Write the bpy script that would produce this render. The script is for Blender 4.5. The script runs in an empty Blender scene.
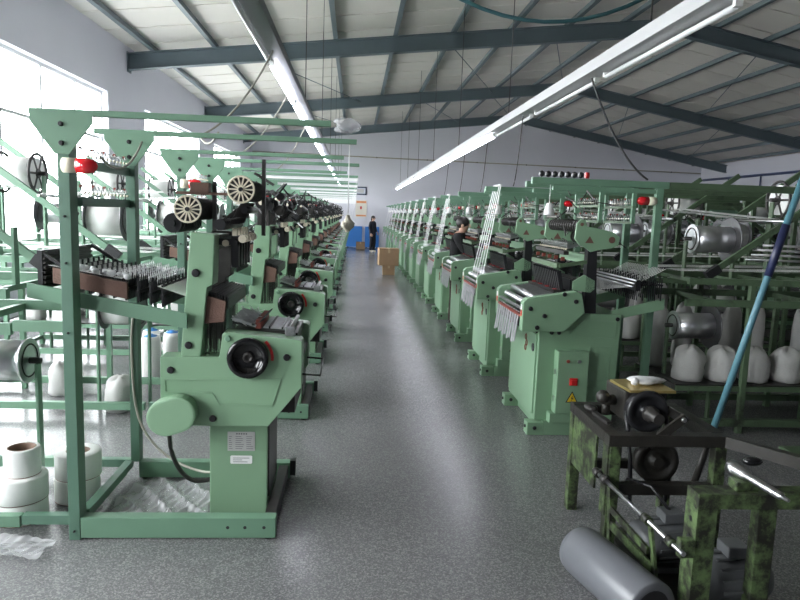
import bpy, bmesh, math, random
from mathutils import Vector, Matrix
random.seed(7)
S = bpy.context.scene
C = S.collection
PI = math.pi

# ------------------------------------------------------------------ camera
FPX, CAMH = 660.0, 1.75
def setup_camera():
    d = Vector((-45/FPX, -88/FPX, 1)).normalized()           # world +Y seen by the camera (x right, y down, z forward)
    roll = math.radians(2.0)
    r0 = Vector((math.cos(roll), math.sin(roll), 0))
    r = (r0 - d*r0.dot(d)).normalized()
    dn = d.cross(r)
    # rows = world axes in camera coordinates; camera axes in world = columns
    cx = Vector((r.x, d.x, -dn.x)); cy = Vector((r.y, d.y, -dn.y)); cz = Vector((r.z, d.z, -dn.z))
    M = Matrix((cx, -cy, -cz)).transposed().to_4x4()
    M.translation = Vector((0, 0, CAMH))
    cam = bpy.data.cameras.new('camera'); o = bpy.data.objects.new('camera', cam); C.objects.link(o)
    cam.sensor_width = 36.0; cam.lens = FPX*36.0/800.0; cam.clip_start = 0.05; cam.clip_end = 200
    o.matrix_world = M
    S.camera = o
setup_camera()

# ------------------------------------------------------------------ sky and exposure
W = bpy.data.worlds.new('sky'); S.world = W; W.use_nodes = True
bg = W.node_tree.nodes['Background']
bg.inputs[0].default_value = (0.95, 0.975, 1.0, 1); bg.inputs[1].default_value = 14.0
S.view_settings.view_transform = 'Standard'; S.view_settings.look = 'None'
S.view_settings.gamma = 1.0; S.view_settings.exposure = 0.97; S.view_settings.use_curve_mapping = False

XL, XR, YB, YF = -5.1, 17.6, -5.0, 33.2           # the hall
RX, ZE, ZER, ZR = 7.4, 5.2, 4.7, 6.6              # ridge x, eave z (window side, far side), ridge z
WINS = [(-2.4, -0.6), (0.6, 6.8), (9.0, 14.3), (16.7, 22.3), (24.6, 30.0)]  # the first, unseen beside the camera, is added for its light
WZ0, WZ1 = 1.0, 4.02
def portal(y0, y1):
    l = bpy.data.lights.new('window_daylight', 'AREA'); l.shape = 'RECTANGLE'
    l.size = WZ1-WZ0; l.size_y = y1-y0; l.cycles.is_portal = True
    o = bpy.data.objects.new('window_daylight', l); C.objects.link(o)
    o.location = (XL-0.27, (y0+y1)/2, (WZ0+WZ1)/2); o.rotation_euler = (0, -PI/2, 0)
for a, b in WINS: portal(a, b)

# ------------------------------------------------------------------ materials
MATS = {}
def mat(name, col, rough=0.5, metal=0.0, var=0.12, scale=6.0, bump=0.0, emit=None, es=1.0, spec=0.5, dirt=None, dirt_amt=0.5, dscale=3.0):
    m = bpy.data.materials.new(name); m.use_nodes = True
    nt = m.node_tree; b = nt.nodes['Principled BSDF']
    b.inputs['Roughness'].default_value = rough; b.inputs['Metallic'].default_value = metal
    b.inputs['Specular IOR Level'].default_value = spec
    tc = nt.nodes.new('ShaderNodeTexCoord'); no = nt.nodes.new('ShaderNodeTexNoise')
    no.inputs['Scale'].default_value = scale; no.inputs['Detail'].default_value = 4
    nt.links.new(tc.outputs['Object'], no.inputs['Vector'])
    mx = nt.nodes.new('ShaderNodeMix'); mx.data_type = 'RGBA'
    c0 = [max(0, c*(1-var)) for c in col]; c1 = [min(1, c*(1+var)) for c in col]
    mx.inputs[6].default_value = (*c0, 1); mx.inputs[7].default_value = (*c1, 1)
    nt.links.new(no.outputs['Fac'], mx.inputs[0])
    out = mx.outputs[2]
    if dirt:
        n2 = nt.nodes.new('ShaderNodeTexNoise'); n2.inputs['Scale'].default_value = dscale; n2.inputs['Detail'].default_value = 8; n2.inputs['Roughness'].default_value = 0.7
        nt.links.new(tc.outputs['Object'], n2.inputs['Vector'])
        rp = nt.nodes.new('ShaderNodeValToRGB'); rp.color_ramp.elements[0].position = 0.62-dirt_amt*0.3; rp.color_ramp.elements[1].position = 0.72-dirt_amt*0.2
        nt.links.new(n2.outputs['Fac'], rp.inputs[0])
        m2 = nt.nodes.new('ShaderNodeMix'); m2.data_type = 'RGBA'
        nt.links.new(rp.outputs[0], m2.inputs[0]); nt.links.new(out, m2.inputs[6]); m2.inputs[7].default_value = (*dirt, 1)
        out = m2.outputs[2]
    nt.links.new(out, b.inputs['Base Color'])
    if bump:
        bp = nt.nodes.new('ShaderNodeBump'); bp.inputs['Strength'].default_value = bump; bp.inputs['Distance'].default_value = 0.01
        n3 = nt.nodes.new('ShaderNodeTexNoise'); n3.inputs['Scale'].default_value = scale*8; n3.inputs['Detail'].default_value = 3
        nt.links.new(tc.outputs['Object'], n3.inputs['Vector'])
        nt.links.new(n3.outputs['Fac'], bp.inputs['Height']); nt.links.new(bp.outputs[0], b.inputs['Normal'])
    if emit:
        b.inputs['Emission Color'].default_value = (*emit, 1); b.inputs['Emission Strength'].default_value = es
    MATS[name] = m
    return m
mat('green', (0.225, 0.37, 0.235), 0.38, var=0.05, scale=3)
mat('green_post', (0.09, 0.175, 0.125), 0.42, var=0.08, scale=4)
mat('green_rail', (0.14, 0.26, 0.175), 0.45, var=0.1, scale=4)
mat('green_old', (0.10, 0.155, 0.06), 0.5, var=0.25, scale=9, dirt=(0.014, 0.014, 0.010), dirt_amt=0.8, dscale=15)
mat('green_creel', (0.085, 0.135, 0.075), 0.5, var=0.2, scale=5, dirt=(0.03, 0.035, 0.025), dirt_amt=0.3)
mat('black', (0.016, 0.016, 0.018), 0.35, var=0.3, scale=20)
mat('black_gloss', (0.008, 0.008, 0.009), 0.12, var=0.1, scale=20)
mat('iron', (0.045, 0.042, 0.04), 0.42, metal=0.4, var=0.4, scale=18)
mat('oily', (0.022, 0.02, 0.017), 0.4, var=0.5, scale=14, bump=0.2)
mat('steel', (0.55, 0.55, 0.56), 0.28, metal=1.0, var=0.1, scale=30)
mat('aluminium', (0.75, 0.75, 0.77), 0.3, metal=1.0, var=0.06, scale=20)
mat('bed_metal', (0.30, 0.30, 0.31), 0.4, metal=0.7, var=0.35, scale=40)
mat('flange_dark', (0.16, 0.16, 0.165), 0.35, metal=0.8, var=0.15, scale=15)
mat('cream', (0.72, 0.66, 0.52), 0.45, var=0.06)
mat('brass', (0.55, 0.42, 0.16), 0.35, metal=0.8, var=0.2, scale=20)
mat('red', (0.6, 0.025, 0.025), 0.35, var=0.08)
mat('red_lens', (0.62, 0.012, 0.02), 0.1, var=0.05, spec=0.8)
mat('maroon', (0.23, 0.05, 0.035), 0.5, var=0.3, scale=30)
mat('rust_wood', (0.155, 0.082, 0.06), 0.6, var=0.25, scale=14, bump=0.3)
mat('yarn', (0.82, 0.82, 0.80), 0.8, var=0.04, scale=60, bump=0.15)
mat('ribbon', (0.86, 0.86, 0.86), 0.6, var=0.03)
mat('ribbon_grey', (0.30, 0.30, 0.315), 0.6, var=0.2, scale=30)
mat('core_brown', (0.22, 0.14, 0.10), 0.75, var=0.15, scale=20)
mat('fluff', (0.62, 0.62, 0.63), 0.9, var=0.25, scale=30)
mat('sack', (0.50, 0.495, 0.48), 0.55, var=0.18, scale=7, bump=0.3)
mat('plate', (0.55, 0.55, 0.54), 0.4, metal=0.3, var=0.05)
mat('print', (0.16, 0.16, 0.17), 0.6, var=0.1)
mat('white', (0.83, 0.83, 0.82), 0.4, var=0.03)
mat('blue_cap', (0.06, 0.25, 0.62), 0.4, var=0.05)
mat('cardboard', (0.40, 0.26, 0.15), 0.75, var=0.12, scale=8)
mat('tape', (0.55, 0.42, 0.25), 0.3, var=0.05)
mat('blue_board', (0.05, 0.22, 0.62), 0.4, var=0.1, scale=3)
mat('rafter', (0.105, 0.14, 0.16), 0.5, var=0.08)
mat('purlin', (0.13, 0.165, 0.18), 0.5, var=0.08)
mat('roof_panel', (0.70, 0.67, 0.62), 0.65, var=0.05, scale=2)
mat('wall', (0.68, 0.68, 0.74), 0.75, var=0.05, scale=0.8)
mat('wall_grey', (0.22, 0.22, 0.24), 0.8, var=0.1, scale=0.8)
mat('yard', (0.30, 0.30, 0.28), 0.9, var=0.1, scale=0.5)
mat('window_frame', (0.75, 0.77, 0.78), 0.4, var=0.04)
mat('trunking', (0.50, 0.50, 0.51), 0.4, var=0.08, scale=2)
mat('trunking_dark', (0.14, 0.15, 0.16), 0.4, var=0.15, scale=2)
mat('tube_lit', (0.9, 0.9, 0.92), 0.3, var=0.0, emit=(0.88, 0.87, 1.0), es=22.0)
mat('tube_off', (0.80, 0.80, 0.82), 0.2, var=0.03)
mat('wire', (0.05, 0.05, 0.05), 0.6, var=0.1)
mat('cable_grey', (0.33, 0.32, 0.27), 0.5, var=0.1)
mat('hose_blue', (0.045, 0.13, 0.15), 0.4, var=0.1)
mat('pipe_blue', (0.075, 0.19, 0.235), 0.45, var=0.15, scale=12)
mat('tape_navy', (0.015, 0.02, 0.06), 0.4, var=0.2)
mat('grey_drum', (0.13, 0.135, 0.15), 0.35, var=0.12, scale=5)
mat('motor_grey', (0.10, 0.105, 0.11), 0.45, var=0.25, scale=10)
mat('yellow', (0.75, 0.52, 0.03), 0.4, var=0.05)
mat('orange_print', (0.72, 0.30, 0.13), 0.6, var=0.2, scale=6)
mat('paper', (0.74, 0.70, 0.62), 0.7, var=0.05)
mat('screen_pale', (0.60, 0.64, 0.72), 0.3, var=0.05)
mat('dark_blue', (0.02, 0.03, 0.07), 0.6, var=0.15)
mat('navy_cloth', (0.012, 0.014, 0.024), 0.85, var=0.3, scale=20)
mat('black_cloth', (0.006, 0.006, 0.007), 0.95, var=0.3, scale=20)
mat('brown_cloth', (0.03, 0.017, 0.012), 0.85, var=0.3, scale=20)
mat('skin', (0.50, 0.30, 0.22), 0.55, var=0.05)
mat('hair', (0.012, 0.009, 0.008), 0.5, var=0.3, scale=40)
mat('conduit', (0.045, 0.07, 0.16), 0.4, var=0.1)
mat('beige_bag', (0.60, 0.55, 0.45), 0.6, var=0.12, scale=10)

def m_floor():
    m = bpy.data.materials.new('terrazzo'); m.use_nodes = True; nt = m.node_tree; b = nt.nodes['Principled BSDF']
    tc = nt.nodes.new('ShaderNodeTexCoord')
    v = nt.nodes.new('ShaderNodeTexVoronoi'); v.inputs['Scale'].default_value = 150
    nt.links.new(tc.outputs['Object'], v.inputs['Vector'])
    r = nt.nodes.new('ShaderNodeValToRGB'); e = r.color_ramp.elements
    e[0].position = 0.0; e[0].color = (0.13, 0.13, 0.132, 1); e[1].position = 1.0; e[1].color = (0.30, 0.30, 0.295, 1)
    x = e.new(0.6); x.color = (0.175, 0.175, 0.18, 1)
    sp = nt.nodes.new('ShaderNodeSeparateColor'); nt.links.new(v.outputs['Color'], sp.inputs[0]); nt.links.new(sp.outputs[0], r.inputs[0])
    n = nt.nodes.new('ShaderNodeTexNoise'); n.inputs['Scale'].default_value = 0.9; n.inputs['Detail'].default_value = 6
    nt.links.new(tc.outputs['Object'], n.inputs['Vector'])
    rr = nt.nodes.new('ShaderNodeValToRGB'); rr.color_ramp.elements[0].position = 0.25; rr.color_ramp.elements[1].position = 0.75
    rr.color_ramp.elements[0].color = (0.8, 0.8, 0.8, 1); rr.color_ramp.elements[1].color = (1, 1, 1, 1)
    nt.links.new(n.outputs['Fac'], rr.inputs[0])
    mu = nt.nodes.new('ShaderNodeMix'); mu.data_type = 'RGBA'; mu.blend_type = 'MULTIPLY'; mu.inputs[0].default_value = 1
    nt.links.new(r.outputs[0], mu.inputs[6]); nt.links.new(rr.outputs[0], mu.inputs[7])
    nt.links.new(mu.outputs[2], b.inputs['Base Color'])
    r2 = nt.nodes.new('ShaderNodeMapRange'); r2.inputs[3].default_value = 0.2; r2.inputs[4].default_value = 0.3
    nt.links.new(n.outputs['Fac'], r2.inputs[0]); nt.links.new(r2.outputs[0], b.inputs['Roughness'])
    MATS['floor'] = m
m_floor()
def m_clear(name, tint, gloss_rough, fac):
    m = bpy.data.materials.new(name); m.use_nodes = True; nt = m.node_tree
    for n in list(nt.nodes):
        if n.type != 'OUTPUT_MATERIAL': nt.nodes.remove(n)
    o = nt.nodes['Material Output']; t = nt.nodes.new('ShaderNodeBsdfTransparent'); t.inputs[0].default_value = (*tint, 1)
    g = nt.nodes.new('ShaderNodeBsdfPrincipled'); g.inputs['Base Color'].default_value = (0.8, 0.8, 0.82, 1); g.inputs['Roughness'].default_value = gloss_rough
    x = nt.nodes.new('ShaderNodeMixShader')
    tc = nt.nodes.new('ShaderNodeTexCoord'); no = nt.nodes.new('ShaderNodeTexNoise'); no.inputs['Scale'].default_value = 9
    nt.links.new(tc.outputs['Object'], no.inputs['Vector'])
    mr = nt.nodes.new('ShaderNodeMapRange'); mr.inputs[3].default_value = fac*0.7; mr.inputs[4].default_value = fac*1.3
    nt.links.new(no.outputs['Fac'], mr.inputs[0]); nt.links.new(mr.outputs[0], x.inputs[0])
    nt.links.new(t.outputs[0], x.inputs[1]); nt.links.new(g.outputs[0], x.inputs[2]); nt.links.new(x.outputs[0], o.inputs[0])
    MATS[name] = m
m_clear('glass', (0.97, 0.98, 0.98), 0.05, 0.06)
m_clear('film', (0.95, 0.95, 0.96), 0.08, 0.32)

# ------------------------------------------------------------------ mesh builder
def smooth(P, k=6):
    P = [Vector(p) for p in P]; out = []
    for i in range(len(P)-1):
        a, b, c, d = P[max(i-1, 0)], P[i], P[i+1], P[min(i+2, len(P)-1)]
        for j in range(k):
            t = j/k; out.append(0.5*((2*b)+(c-a)*t+(2*a-5*b+4*c-d)*t*t+(3*b-a-3*c+d)*t**3))
    return out+[P[-1]]
class MB:
    def __init__(s): s.v = []; s.f = []; s.sm = []; s.mi = []; s.cur = 0
    def _add(s, vs, fs, smooth=False):
        o = len(s.v); s.v += [tuple(p) for p in vs]
        for k, f in enumerate(fs):
            s.f.append([i+o for i in f]); s.sm.append(smooth if isinstance(smooth, bool) else smooth[k]); s.mi.append(s.cur)
        return s
    def m(s, i): s.cur = i; return s
    def box(s, x0, x1, y0, y1, z0, z1):
        if x0 > x1: x0, x1 = x1, x0
        if y0 > y1: y0, y1 = y1, y0
        if z0 > z1: z0, z1 = z1, z0
        return s._add([(x0,y0,z0),(x1,y0,z0),(x1,y1,z0),(x0,y1,z0),(x0,y0,z1),(x1,y0,z1),(x1,y1,z1),(x0,y1,z1)],
                      [(3,2,1,0),(4,5,6,7),(0,1,5,4),(1,2,6,5),(2,3,7,6),(3,0,4,7)])
    def prism(s, poly, axis, a0, a1):
        if axis == 'y': P = lambda u, w, a: (u, a, w)
        elif axis == 'x': P = lambda u, w, a: (a, u, w)
        else: P = lambda u, w, a: (u, w, a)
        n = len(poly); area = sum(poly[i][0]*poly[(i+1) % n][1]-poly[(i+1) % n][0]*poly[i][1] for i in range(n))
        if area < 0: poly = poly[::-1]
        if a0 > a1: a0, a1 = a1, a0
        vs = [P(u, w, a0) for u, w in poly]+[P(u, w, a1) for u, w in poly]
        fs = [list(range(n))[::-1], list(range(n, 2*n))]+[(i, (i+1) % n, n+(i+1) % n, n+i) for i in range(n)]
        if axis == 'y': fs = [tuple(f)[::-1] for f in fs]
        return s._add(vs, fs)
    def _frame(s, d):
        d = Vector(d).normalized(); up = Vector((0, 0, 1)) if abs(d.z) < 0.95 else Vector((1, 0, 0))
        u = d.cross(up).normalized(); w = u.cross(d).normalized()
        return d, u, w
    def lathe(s, p0, d, prof, n=12, caps=True):
        p0 = Vector(p0); d, u, w = s._frame(d); vs = []; fs = []; sm = []
        for t, r in prof:
            for k in range(n):
                a = 2*PI*k/n; vs.append(p0+d*t+(u*math.cos(a)+w*math.sin(a))*r)
        for i in range(len(prof)-1):
            for k in range(n):
                k2 = (k+1) % n; fs.append((i*n+k, i*n+k2, (i+1)*n+k2, (i+1)*n+k)); sm.append(True)
        if caps:
            fs.append(tuple(range(n))[::-1]); sm.append(False)
            b = (len(prof)-1)*n; fs.append(tuple(range(b, b+n))); sm.append(False)
        return s._add(vs, fs, sm)
    def cyl(s, p0, p1, r, n=10, r2=None):
        L = (Vector(p1)-Vector(p0)).length
        return s.lathe(p0, Vector(p1)-Vector(p0), [(0, r), (L, r if r2 is None else r2)], n)
    def torus(s, c, d, R, r, n=24, k=6):
        c = Vector(c); d, u, w = s._frame(d); vs = []; fs = []
        for i in range(n):
            a = 2*PI*i/n; e = u*math.cos(a)+w*math.sin(a)
            for j in range(k):
                b = 2*PI*j/k; vs.append(c+e*(R+r*math.cos(b))+d*(r*math.sin(b)))
        for i in range(n):
            for j in range(k):
                i2, j2 = (i+1) % n, (j+1) % k; fs.append((i*k+j, i2*k+j, i2*k+j2, i*k+j2))
        return s._add(vs, fs, True)
    def tube(s, pts, r, n=6):
        pts = [Vector(p) for p in pts]; vs = []; fs = []; N = len(pts)
        for i, p in enumerate(pts):
            d = (pts[min(i+1, N-1)]-pts[max(i-1, 0)]); d, u, w = s._frame(d)
            for k in range(n):
                a = 2*PI*k/n; vs.append(p+(u*math.cos(a)+w*math.sin(a))*r)
        for i in range(N-1):
            for k in range(n):
                k2 = (k+1) % n; fs.append((i*n+k, i*n+k2, (i+1)*n+k2, (i+1)*n+k))
        fs.append(tuple(range(n))[::-1]); fs.append(tuple(range((N-1)*n, N*n)))
        return s._add(vs, fs, True)
    def bar(s, p0, p1, w, h, up=(0, 0, 1)):
        p0, p1 = Vector(p0), Vector(p1); d = (p1-p0).normalized(); up = Vector(up)
        if abs(d.dot(up)) > 0.95: up = Vector((0, 1, 0))
        u = d.cross(up).normalized()*w/2; t = u.cross(d).normalized()*h/2
        vs = [p+a*u+b*t for p in (p0, p1) for a, b in ((-1, -1), (1, -1), (1, 1), (-1, 1))]
        return s._add(vs, [(0,1,2,3)[::-1], (4,5,6,7), (0,1,5,4), (1,2,6,5), (2,3,7,6), (3,0,4,7)])
    def grid(s, fn, nu, nv, smooth=True):
        vs = [fn(i/nu, j/nv) for j in range(nv+1) for i in range(nu+1)]
        fs = [(j*(nu+1)+i, j*(nu+1)+i+1, (j+1)*(nu+1)+i+1, (j+1)*(nu+1)+i) for j in range(nv) for i in range(nu)]
        return s._add(vs, fs, smooth)
    def ball(s, c, rx, ry, rz, nu=12, nv=8, fn=None):
        c = Vector(c); vs = [c+Vector((0, 0, -rz))]; fs = []
        for j in range(1, nv):
            b = -PI/2+PI*j/nv
            for i in range(nu):
                a = 2*PI*i/nu; k = fn(a, b) if fn else 1
                vs.append(c+Vector((rx*math.cos(b)*math.cos(a)*k, ry*math.cos(b)*math.sin(a)*k, rz*math.sin(b))))
        vs.append(c+Vector((0, 0, rz))); T = len(vs)-1
        for i in range(nu):
            fs.append((0, 1+(i+1) % nu, 1+i)); fs.append((T, T-nu+i, T-nu+(i+1) % nu))
        for j in range(nv-2):
            for i in range(nu):
                a = 1+j*nu; fs.append((a+i, a+(i+1) % nu, a+nu+(i+1) % nu, a+nu+i))
        return s._add(vs, fs, True)
    def shift(s, d): s.v = [(a+d[0], b+d[1], c+d[2]) for a, b, c in s.v]; return s
    def pieces(s):
        par = list(range(len(s.v)))
        def fd(a):
            while par[a] != a: par[a] = par[par[a]]; a = par[a]
            return a
        for f in s.f:
            for i in f[1:]: par[fd(i)] = fd(f[0])
        out = {}
        for f, sm, mi in zip(s.f, s.sm, s.mi):
            b, idx = out.setdefault(fd(f[0]), (MB(), {}))
            for i in f:
                if i not in idx: idx[i] = len(b.v); b.v.append(s.v[i])
            b.f.append([idx[i] for i in f]); b.sm.append(sm); b.mi.append(mi)
        return [b for b, _ in out.values()]
    def mesh(s, name, mats, bevel=0.0):
        if isinstance(mats, str): mats = [mats]
        me = bpy.data.meshes.new(name); me.from_pydata(s.v, [], s.f)
        for k in mats: me.materials.append(MATS[k])
        me.polygons.foreach_set('use_smooth', s.sm); me.polygons.foreach_set('material_index', s.mi)
        bm = bmesh.new(); bm.from_mesh(me)
        bmesh.ops.recalc_face_normals(bm, faces=bm.faces)
        if bevel:
            es = [e for e in bm.edges if len(e.link_faces) == 2 and e.calc_face_angle(0) > 0.5 and not (e.link_faces[0].smooth or e.link_faces[1].smooth)]
            bmesh.ops.bevel(bm, geom=es, offset=bevel, segments=2, affect='EDGES', profile=0.6, clamp_overlap=True)
        bm.to_mesh(me); bm.free()
        me.update()
        return me

def setp(o, label=None, cat=None, group=None, kind=None):
    if label: o['label'] = label
    if cat: o['category'] = cat
    if group: o['group'] = group
    if kind: o['kind'] = kind
    return o
def link(name, me, parent=None):
    o = bpy.data.objects.new(name, me); C.objects.link(o)
    if parent: o.parent = parent
    return o
def single(name, mb, mats, label, cat, group=None, bevel=0, kind=None, loc=None, rz=0):
    o = link(name, mb.mesh(name, mats, bevel)); setp(o, label, cat, group, kind)
    if loc: o.location = loc
    o.rotation_euler.z = rz
    return o
SPLIT = {'upright', 'rack_strut', 'plate_hole', 'rack_hanger', 'bolt_hole', 'foot', 'bolt_head', 'lock', 'head_block', 'guide_rod', 'bed_plate', 'lever_shaft'}
class Tpl:
    """the parts of one thing, their meshes shared by every copy"""
    def __init__(s): s.p = []
    def add(s, name, mb, mats, parent=None, bevel=0, tiny=False, label=None, kind=None):
        if name in SPLIT and isinstance(mb, MB):                  # each separate piece becomes a part of its own
            ps = mb.pieces()
            if len(ps) > 1:
                for p in ps: k = s.add(name, p, mats, parent, bevel, tiny, label, kind)
                return k
        me = mb if isinstance(mb, bpy.types.Mesh) else mb.mesh(name, mats, bevel)
        s.p.append((name, me, parent, tiny, label, kind)); return len(s.p)-1
    def place(s, name, label, cat, group=None, loc=(0, 0, 0), rz=0, tiny=True, skip=()):
        r = setp(link(name, None), label, cat, group); r.location = loc; r.rotation_euler.z = rz; r.empty_display_size = 0.1
        made = {}
        for i, (n, me, pa, ti, lab, kind) in enumerate(s.p):
            if (ti and not tiny) or n in skip or (pa is not None and pa not in made): continue
            made[i] = setp(link(n, me, made[pa] if pa is not None else r), lab, kind=kind)
        return r
ORD = ['first', 'second', 'third', 'fourth', 'fifth', 'sixth', 'seventh', 'eighth', 'ninth', 'tenth', 'eleventh', 'twelfth', 'thirteenth', 'fourteenth', 'fifteenth']

# ------------------------------------------------------------------ the setting
def zc(x): return ZE+(ZR-ZE)*(x-XL)/(RX-XL) if x < RX else ZER+(ZR-ZER)*(XR-x)/(XR-RX)
def setting():
    setp(link('floor', MB().box(XL-0.3, XR+0.3, YB-0.3, YF+0.3, -0.2, 0).mesh('floor', 'floor')), 'grey speckled terrazzo hall floor', kind='structure')
    setp(link('ground_outside', MB().box(-70, XL-0.3, -60, 90, -0.4, -0.3).mesh('ground_outside', 'yard')), 'plain grey ground added outside the windows to block light from below', kind='structure')  # plane added so the sky does not light the roof from below
    b = MB(); x0, x1 = XL-0.3, XL
    b.box(x0, x1, YB-0.3, YF+0.3, -0.2, WZ0).box(x0, x1, YB-0.3, YF+0.3, WZ1, ZE+0.12)
    ys = [YB-0.3]+[q for w in WINS for q in w]+[YF+0.3]
    for i in range(0, len(ys), 2): b.box(x0, x1, ys[i], ys[i+1], WZ0, WZ1)
    setp(link('wall_left', b.mesh('wall_left', 'wall')), 'white painted wall with a row of tall windows', kind='structure')
    g = [(XL-0.3, -0.2), (XR+0.3, -0.2), (XR+0.3, ZER+0.05), (RX, ZR+0.1), (XL-0.3, ZE+0.1)]
    setp(link('wall_far', MB().prism(g, 'y', YF, YF+0.3).mesh('wall_far', 'wall')), 'pale lavender gable wall at the end of the aisle', kind='structure')
    setp(link('wall_back', MB().prism(g, 'y', YB-0.3, YB).mesh('wall_back', 'wall_grey')), 'dark grey gable wall at the entrance end', kind='structure')  # unseen wall, coloured darker than the others to cut light from behind
    setp(link('wall_right', MB().box(XR, XR+0.3, YB-0.3, YF+0.3, -0.2, ZER+0.05).mesh('wall_right', 'wall')), 'pale lavender side wall beyond the creels', kind='structure')
    for i, (a, c) in enumerate(WINS):
        r = setp(link('window_%d' % (i+1), None), 'tall window of framed panes in the white wall', kind='structure')
        f = MB(); xa, xb = XL-0.20, XL-0.13; w = 0.035
        n = max(2, round((c-a)/1.35))
        f.box(xa, xb, a, c, WZ0, WZ0+0.06).box(xa, xb, a, c, WZ1-0.06, WZ1).box(xa, xb, a, c, 3.05, 3.10)
        for k in range(n+1):
            y = a+(c-a)*k/n; f.box(xa, xb, max(a, y-w), min(c, y+w), WZ0+0.06, WZ1-0.06)
        link('window_frame', f.mesh('window_frame', 'window_frame'), r)
        for k in range(n):
            ya, yb = a+(c-a)*k/n+w, a+(c-a)*(k+1)/n-w
            for z0, z1 in ((WZ0+0.06, 3.05), (3.10, WZ1-0.06)):
                link('pane', MB().box(xa+0.03, xa+0.036, ya, yb, z0, z1).mesh('pane', 'glass'), r)
        link('window_sill', MB().box(XL-0.02, XL+0.08, a-0.05, c+0.05, WZ0-0.05, WZ0-0.002).mesh('window_sill', 'window_frame'), r)
    # roof: panels between purlins, rafters under them
    ce = setp(link('ceiling', None), 'pitched roof of pale panels on dark steel', kind='structure')
    k = 0; y = YB; wid = 1.2
    pl = None
    for side in (0, 1):
        xa, xb = (XL-0.3, RX) if side == 0 else (RX, XR+0.3)
        za, zb = zc(xa) if side == 0 else ZR, ZR if side == 0 else zc(xb)
        me = MB().prism([(xa, za), (xb, zb), (xb, zb+0.09), (xa, za+0.09)], 'y', 0.012, wid-0.012)
        me.prism([(xa, za-0.015), (xb, zb-0.015), (xb, zb+0.02), (xa, za+0.02)], 'y', -0.012, 0.012)
        me = me.mesh('roof_panel', 'roof_panel')
        for q in range(int((YF+0.3-YB)/wid)+1):
            o = link('roof_panel', me, ce); o.location.y = YB+q*wid
    cover = MB().prism([(XL-0.3, zc(XL-0.3)+0.10), (RX, ZR+0.10), (XR+0.3, zc(XR+0.3)+0.10), (XR+0.3, zc(XR+0.3)+0.14), (RX, ZR+0.14), (XL-0.3, zc(XL-0.3)+0.14)], 'y', YB-0.3, YF+0.5)
    link('roof_cover', cover.mesh('roof_cover', 'rafter'), ce)
    me = MB().box(-0.03, 0.03, YB, YF, -0.13, -0.02).box(-0.05, 0.05, YB, YF, -0.135, -0.125).mesh('purlin', 'purlin')
    for x in [XL+0.55+1.34*i for i in range(9)]+[XR-0.5-1.25*i for i in range(8)]:
        o = link('purlin', me, ce); o.location = (x, 0, zc(x)); 
    for y in (0.4, 8.0, 15.6, 23.2, 30.9):
        b = MB()
        for xa, xb in ((XL, RX), (XR, RX)):
            t, dp = 0.14, 0.36
            b.prism([(xa, zc(xa)-t), (xb, zc(xb)-t), (xb, zc(xb)-t-dp), (xa, zc(xa)-t-dp)], 'y', y-0.012, y+0.012)
            for o_ in (t, t+dp-0.02):
                b.prism([(xa, zc(xa)-o_), (xb, zc(xb)-o_), (xb, zc(xb)-o_-0.02), (xa, zc(xa)-o_-0.02)], 'y', y-0.10, y+0.10)
        s = -1
        b.box(XL, XL+0.02, y-0.12, y+0.12, zc(XL)-0.55, zc(XL)-0.12).box(RX-0.02, RX+0.02, y-0.1, y+0.1, ZR-0.6, ZR-0.13)
        link('rafter', b.mesh('rafter', 'rafter'), ce)
    # thin tie rods between rafters
    b = MB()
    for y in (15.6, 23.2):
        for x in (-2.5, 2.0, 4.5, 9.5, 13.0): b.cyl((x, y, zc(x)-0.3), (x+2.6, y+7.6, zc(x+2.6)-0.3), 0.012, 6)
    link('roof_bracing', b.mesh('roof_bracing', 'rafter'), ce)
setting()

# ------------------------------------------------------------------ small shared builders
def bolt(mb, x, y, z, r=0.017, d=(0, -1, 0)):
    mb.lathe((x, y, z), d, [(0, r), (0.008, r), (0.012, r*0.75)], 12)
    return mb
def spoked_wheel(c, r, th, n=12):
    """cream rim and spokes, axis y, face at c"""
    b = MB(); x, y, z = c
    b.torus(c, (0, 1, 0), r*0.93, r*0.075, 28, 6)
    b.lathe((x, y-th*0.5, z), (0, 1, 0), [(0, r*0.25), (th, r*0.25)], 14)
    for k in range(n):
        a = 2*PI*k/n; e = Vector((math.cos(a), 0, math.sin(a)))
        b.bar(Vector(c)+e*r*0.2, Vector(c)+e*r*0.92, r*0.10, th*0.5, up=(0, 1, 0))
    return b
def disc_stack(p, r, n, step, th, hub):
    b = MB(); x, y, z = p
    b.cyl((x, y, z), (x, y+n*step, z), hub, 8)
    for k in range(n): b.lathe((x, y+k*step+step*0.5, z), (0, 1, 0), [(0, r*0.93), (th*0.5, r), (th, r*0.93)], 18)
    return b
def alarm_lamp(T, x, y, z, s, tiny=False):
    """lamp pointing along s (+1 / -1) in x"""
    a = T.add('lamp_base', MB().lathe((x, y, z), (s, 0, 0), [(0, 0.036), (0.065, 0.036)], 16), 'cream', tiny=tiny)
    T.add('lamp_lens', MB().lathe((x+0.065*s, y, z), (s, 0, 0), [(0, 0.036), (0.05, 0.036), (0.075, 0.031), (0.09, 0.018), (0.095, 0.004)], 16), 'red_lens', label='red lamp lens', tiny=tiny)
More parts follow.
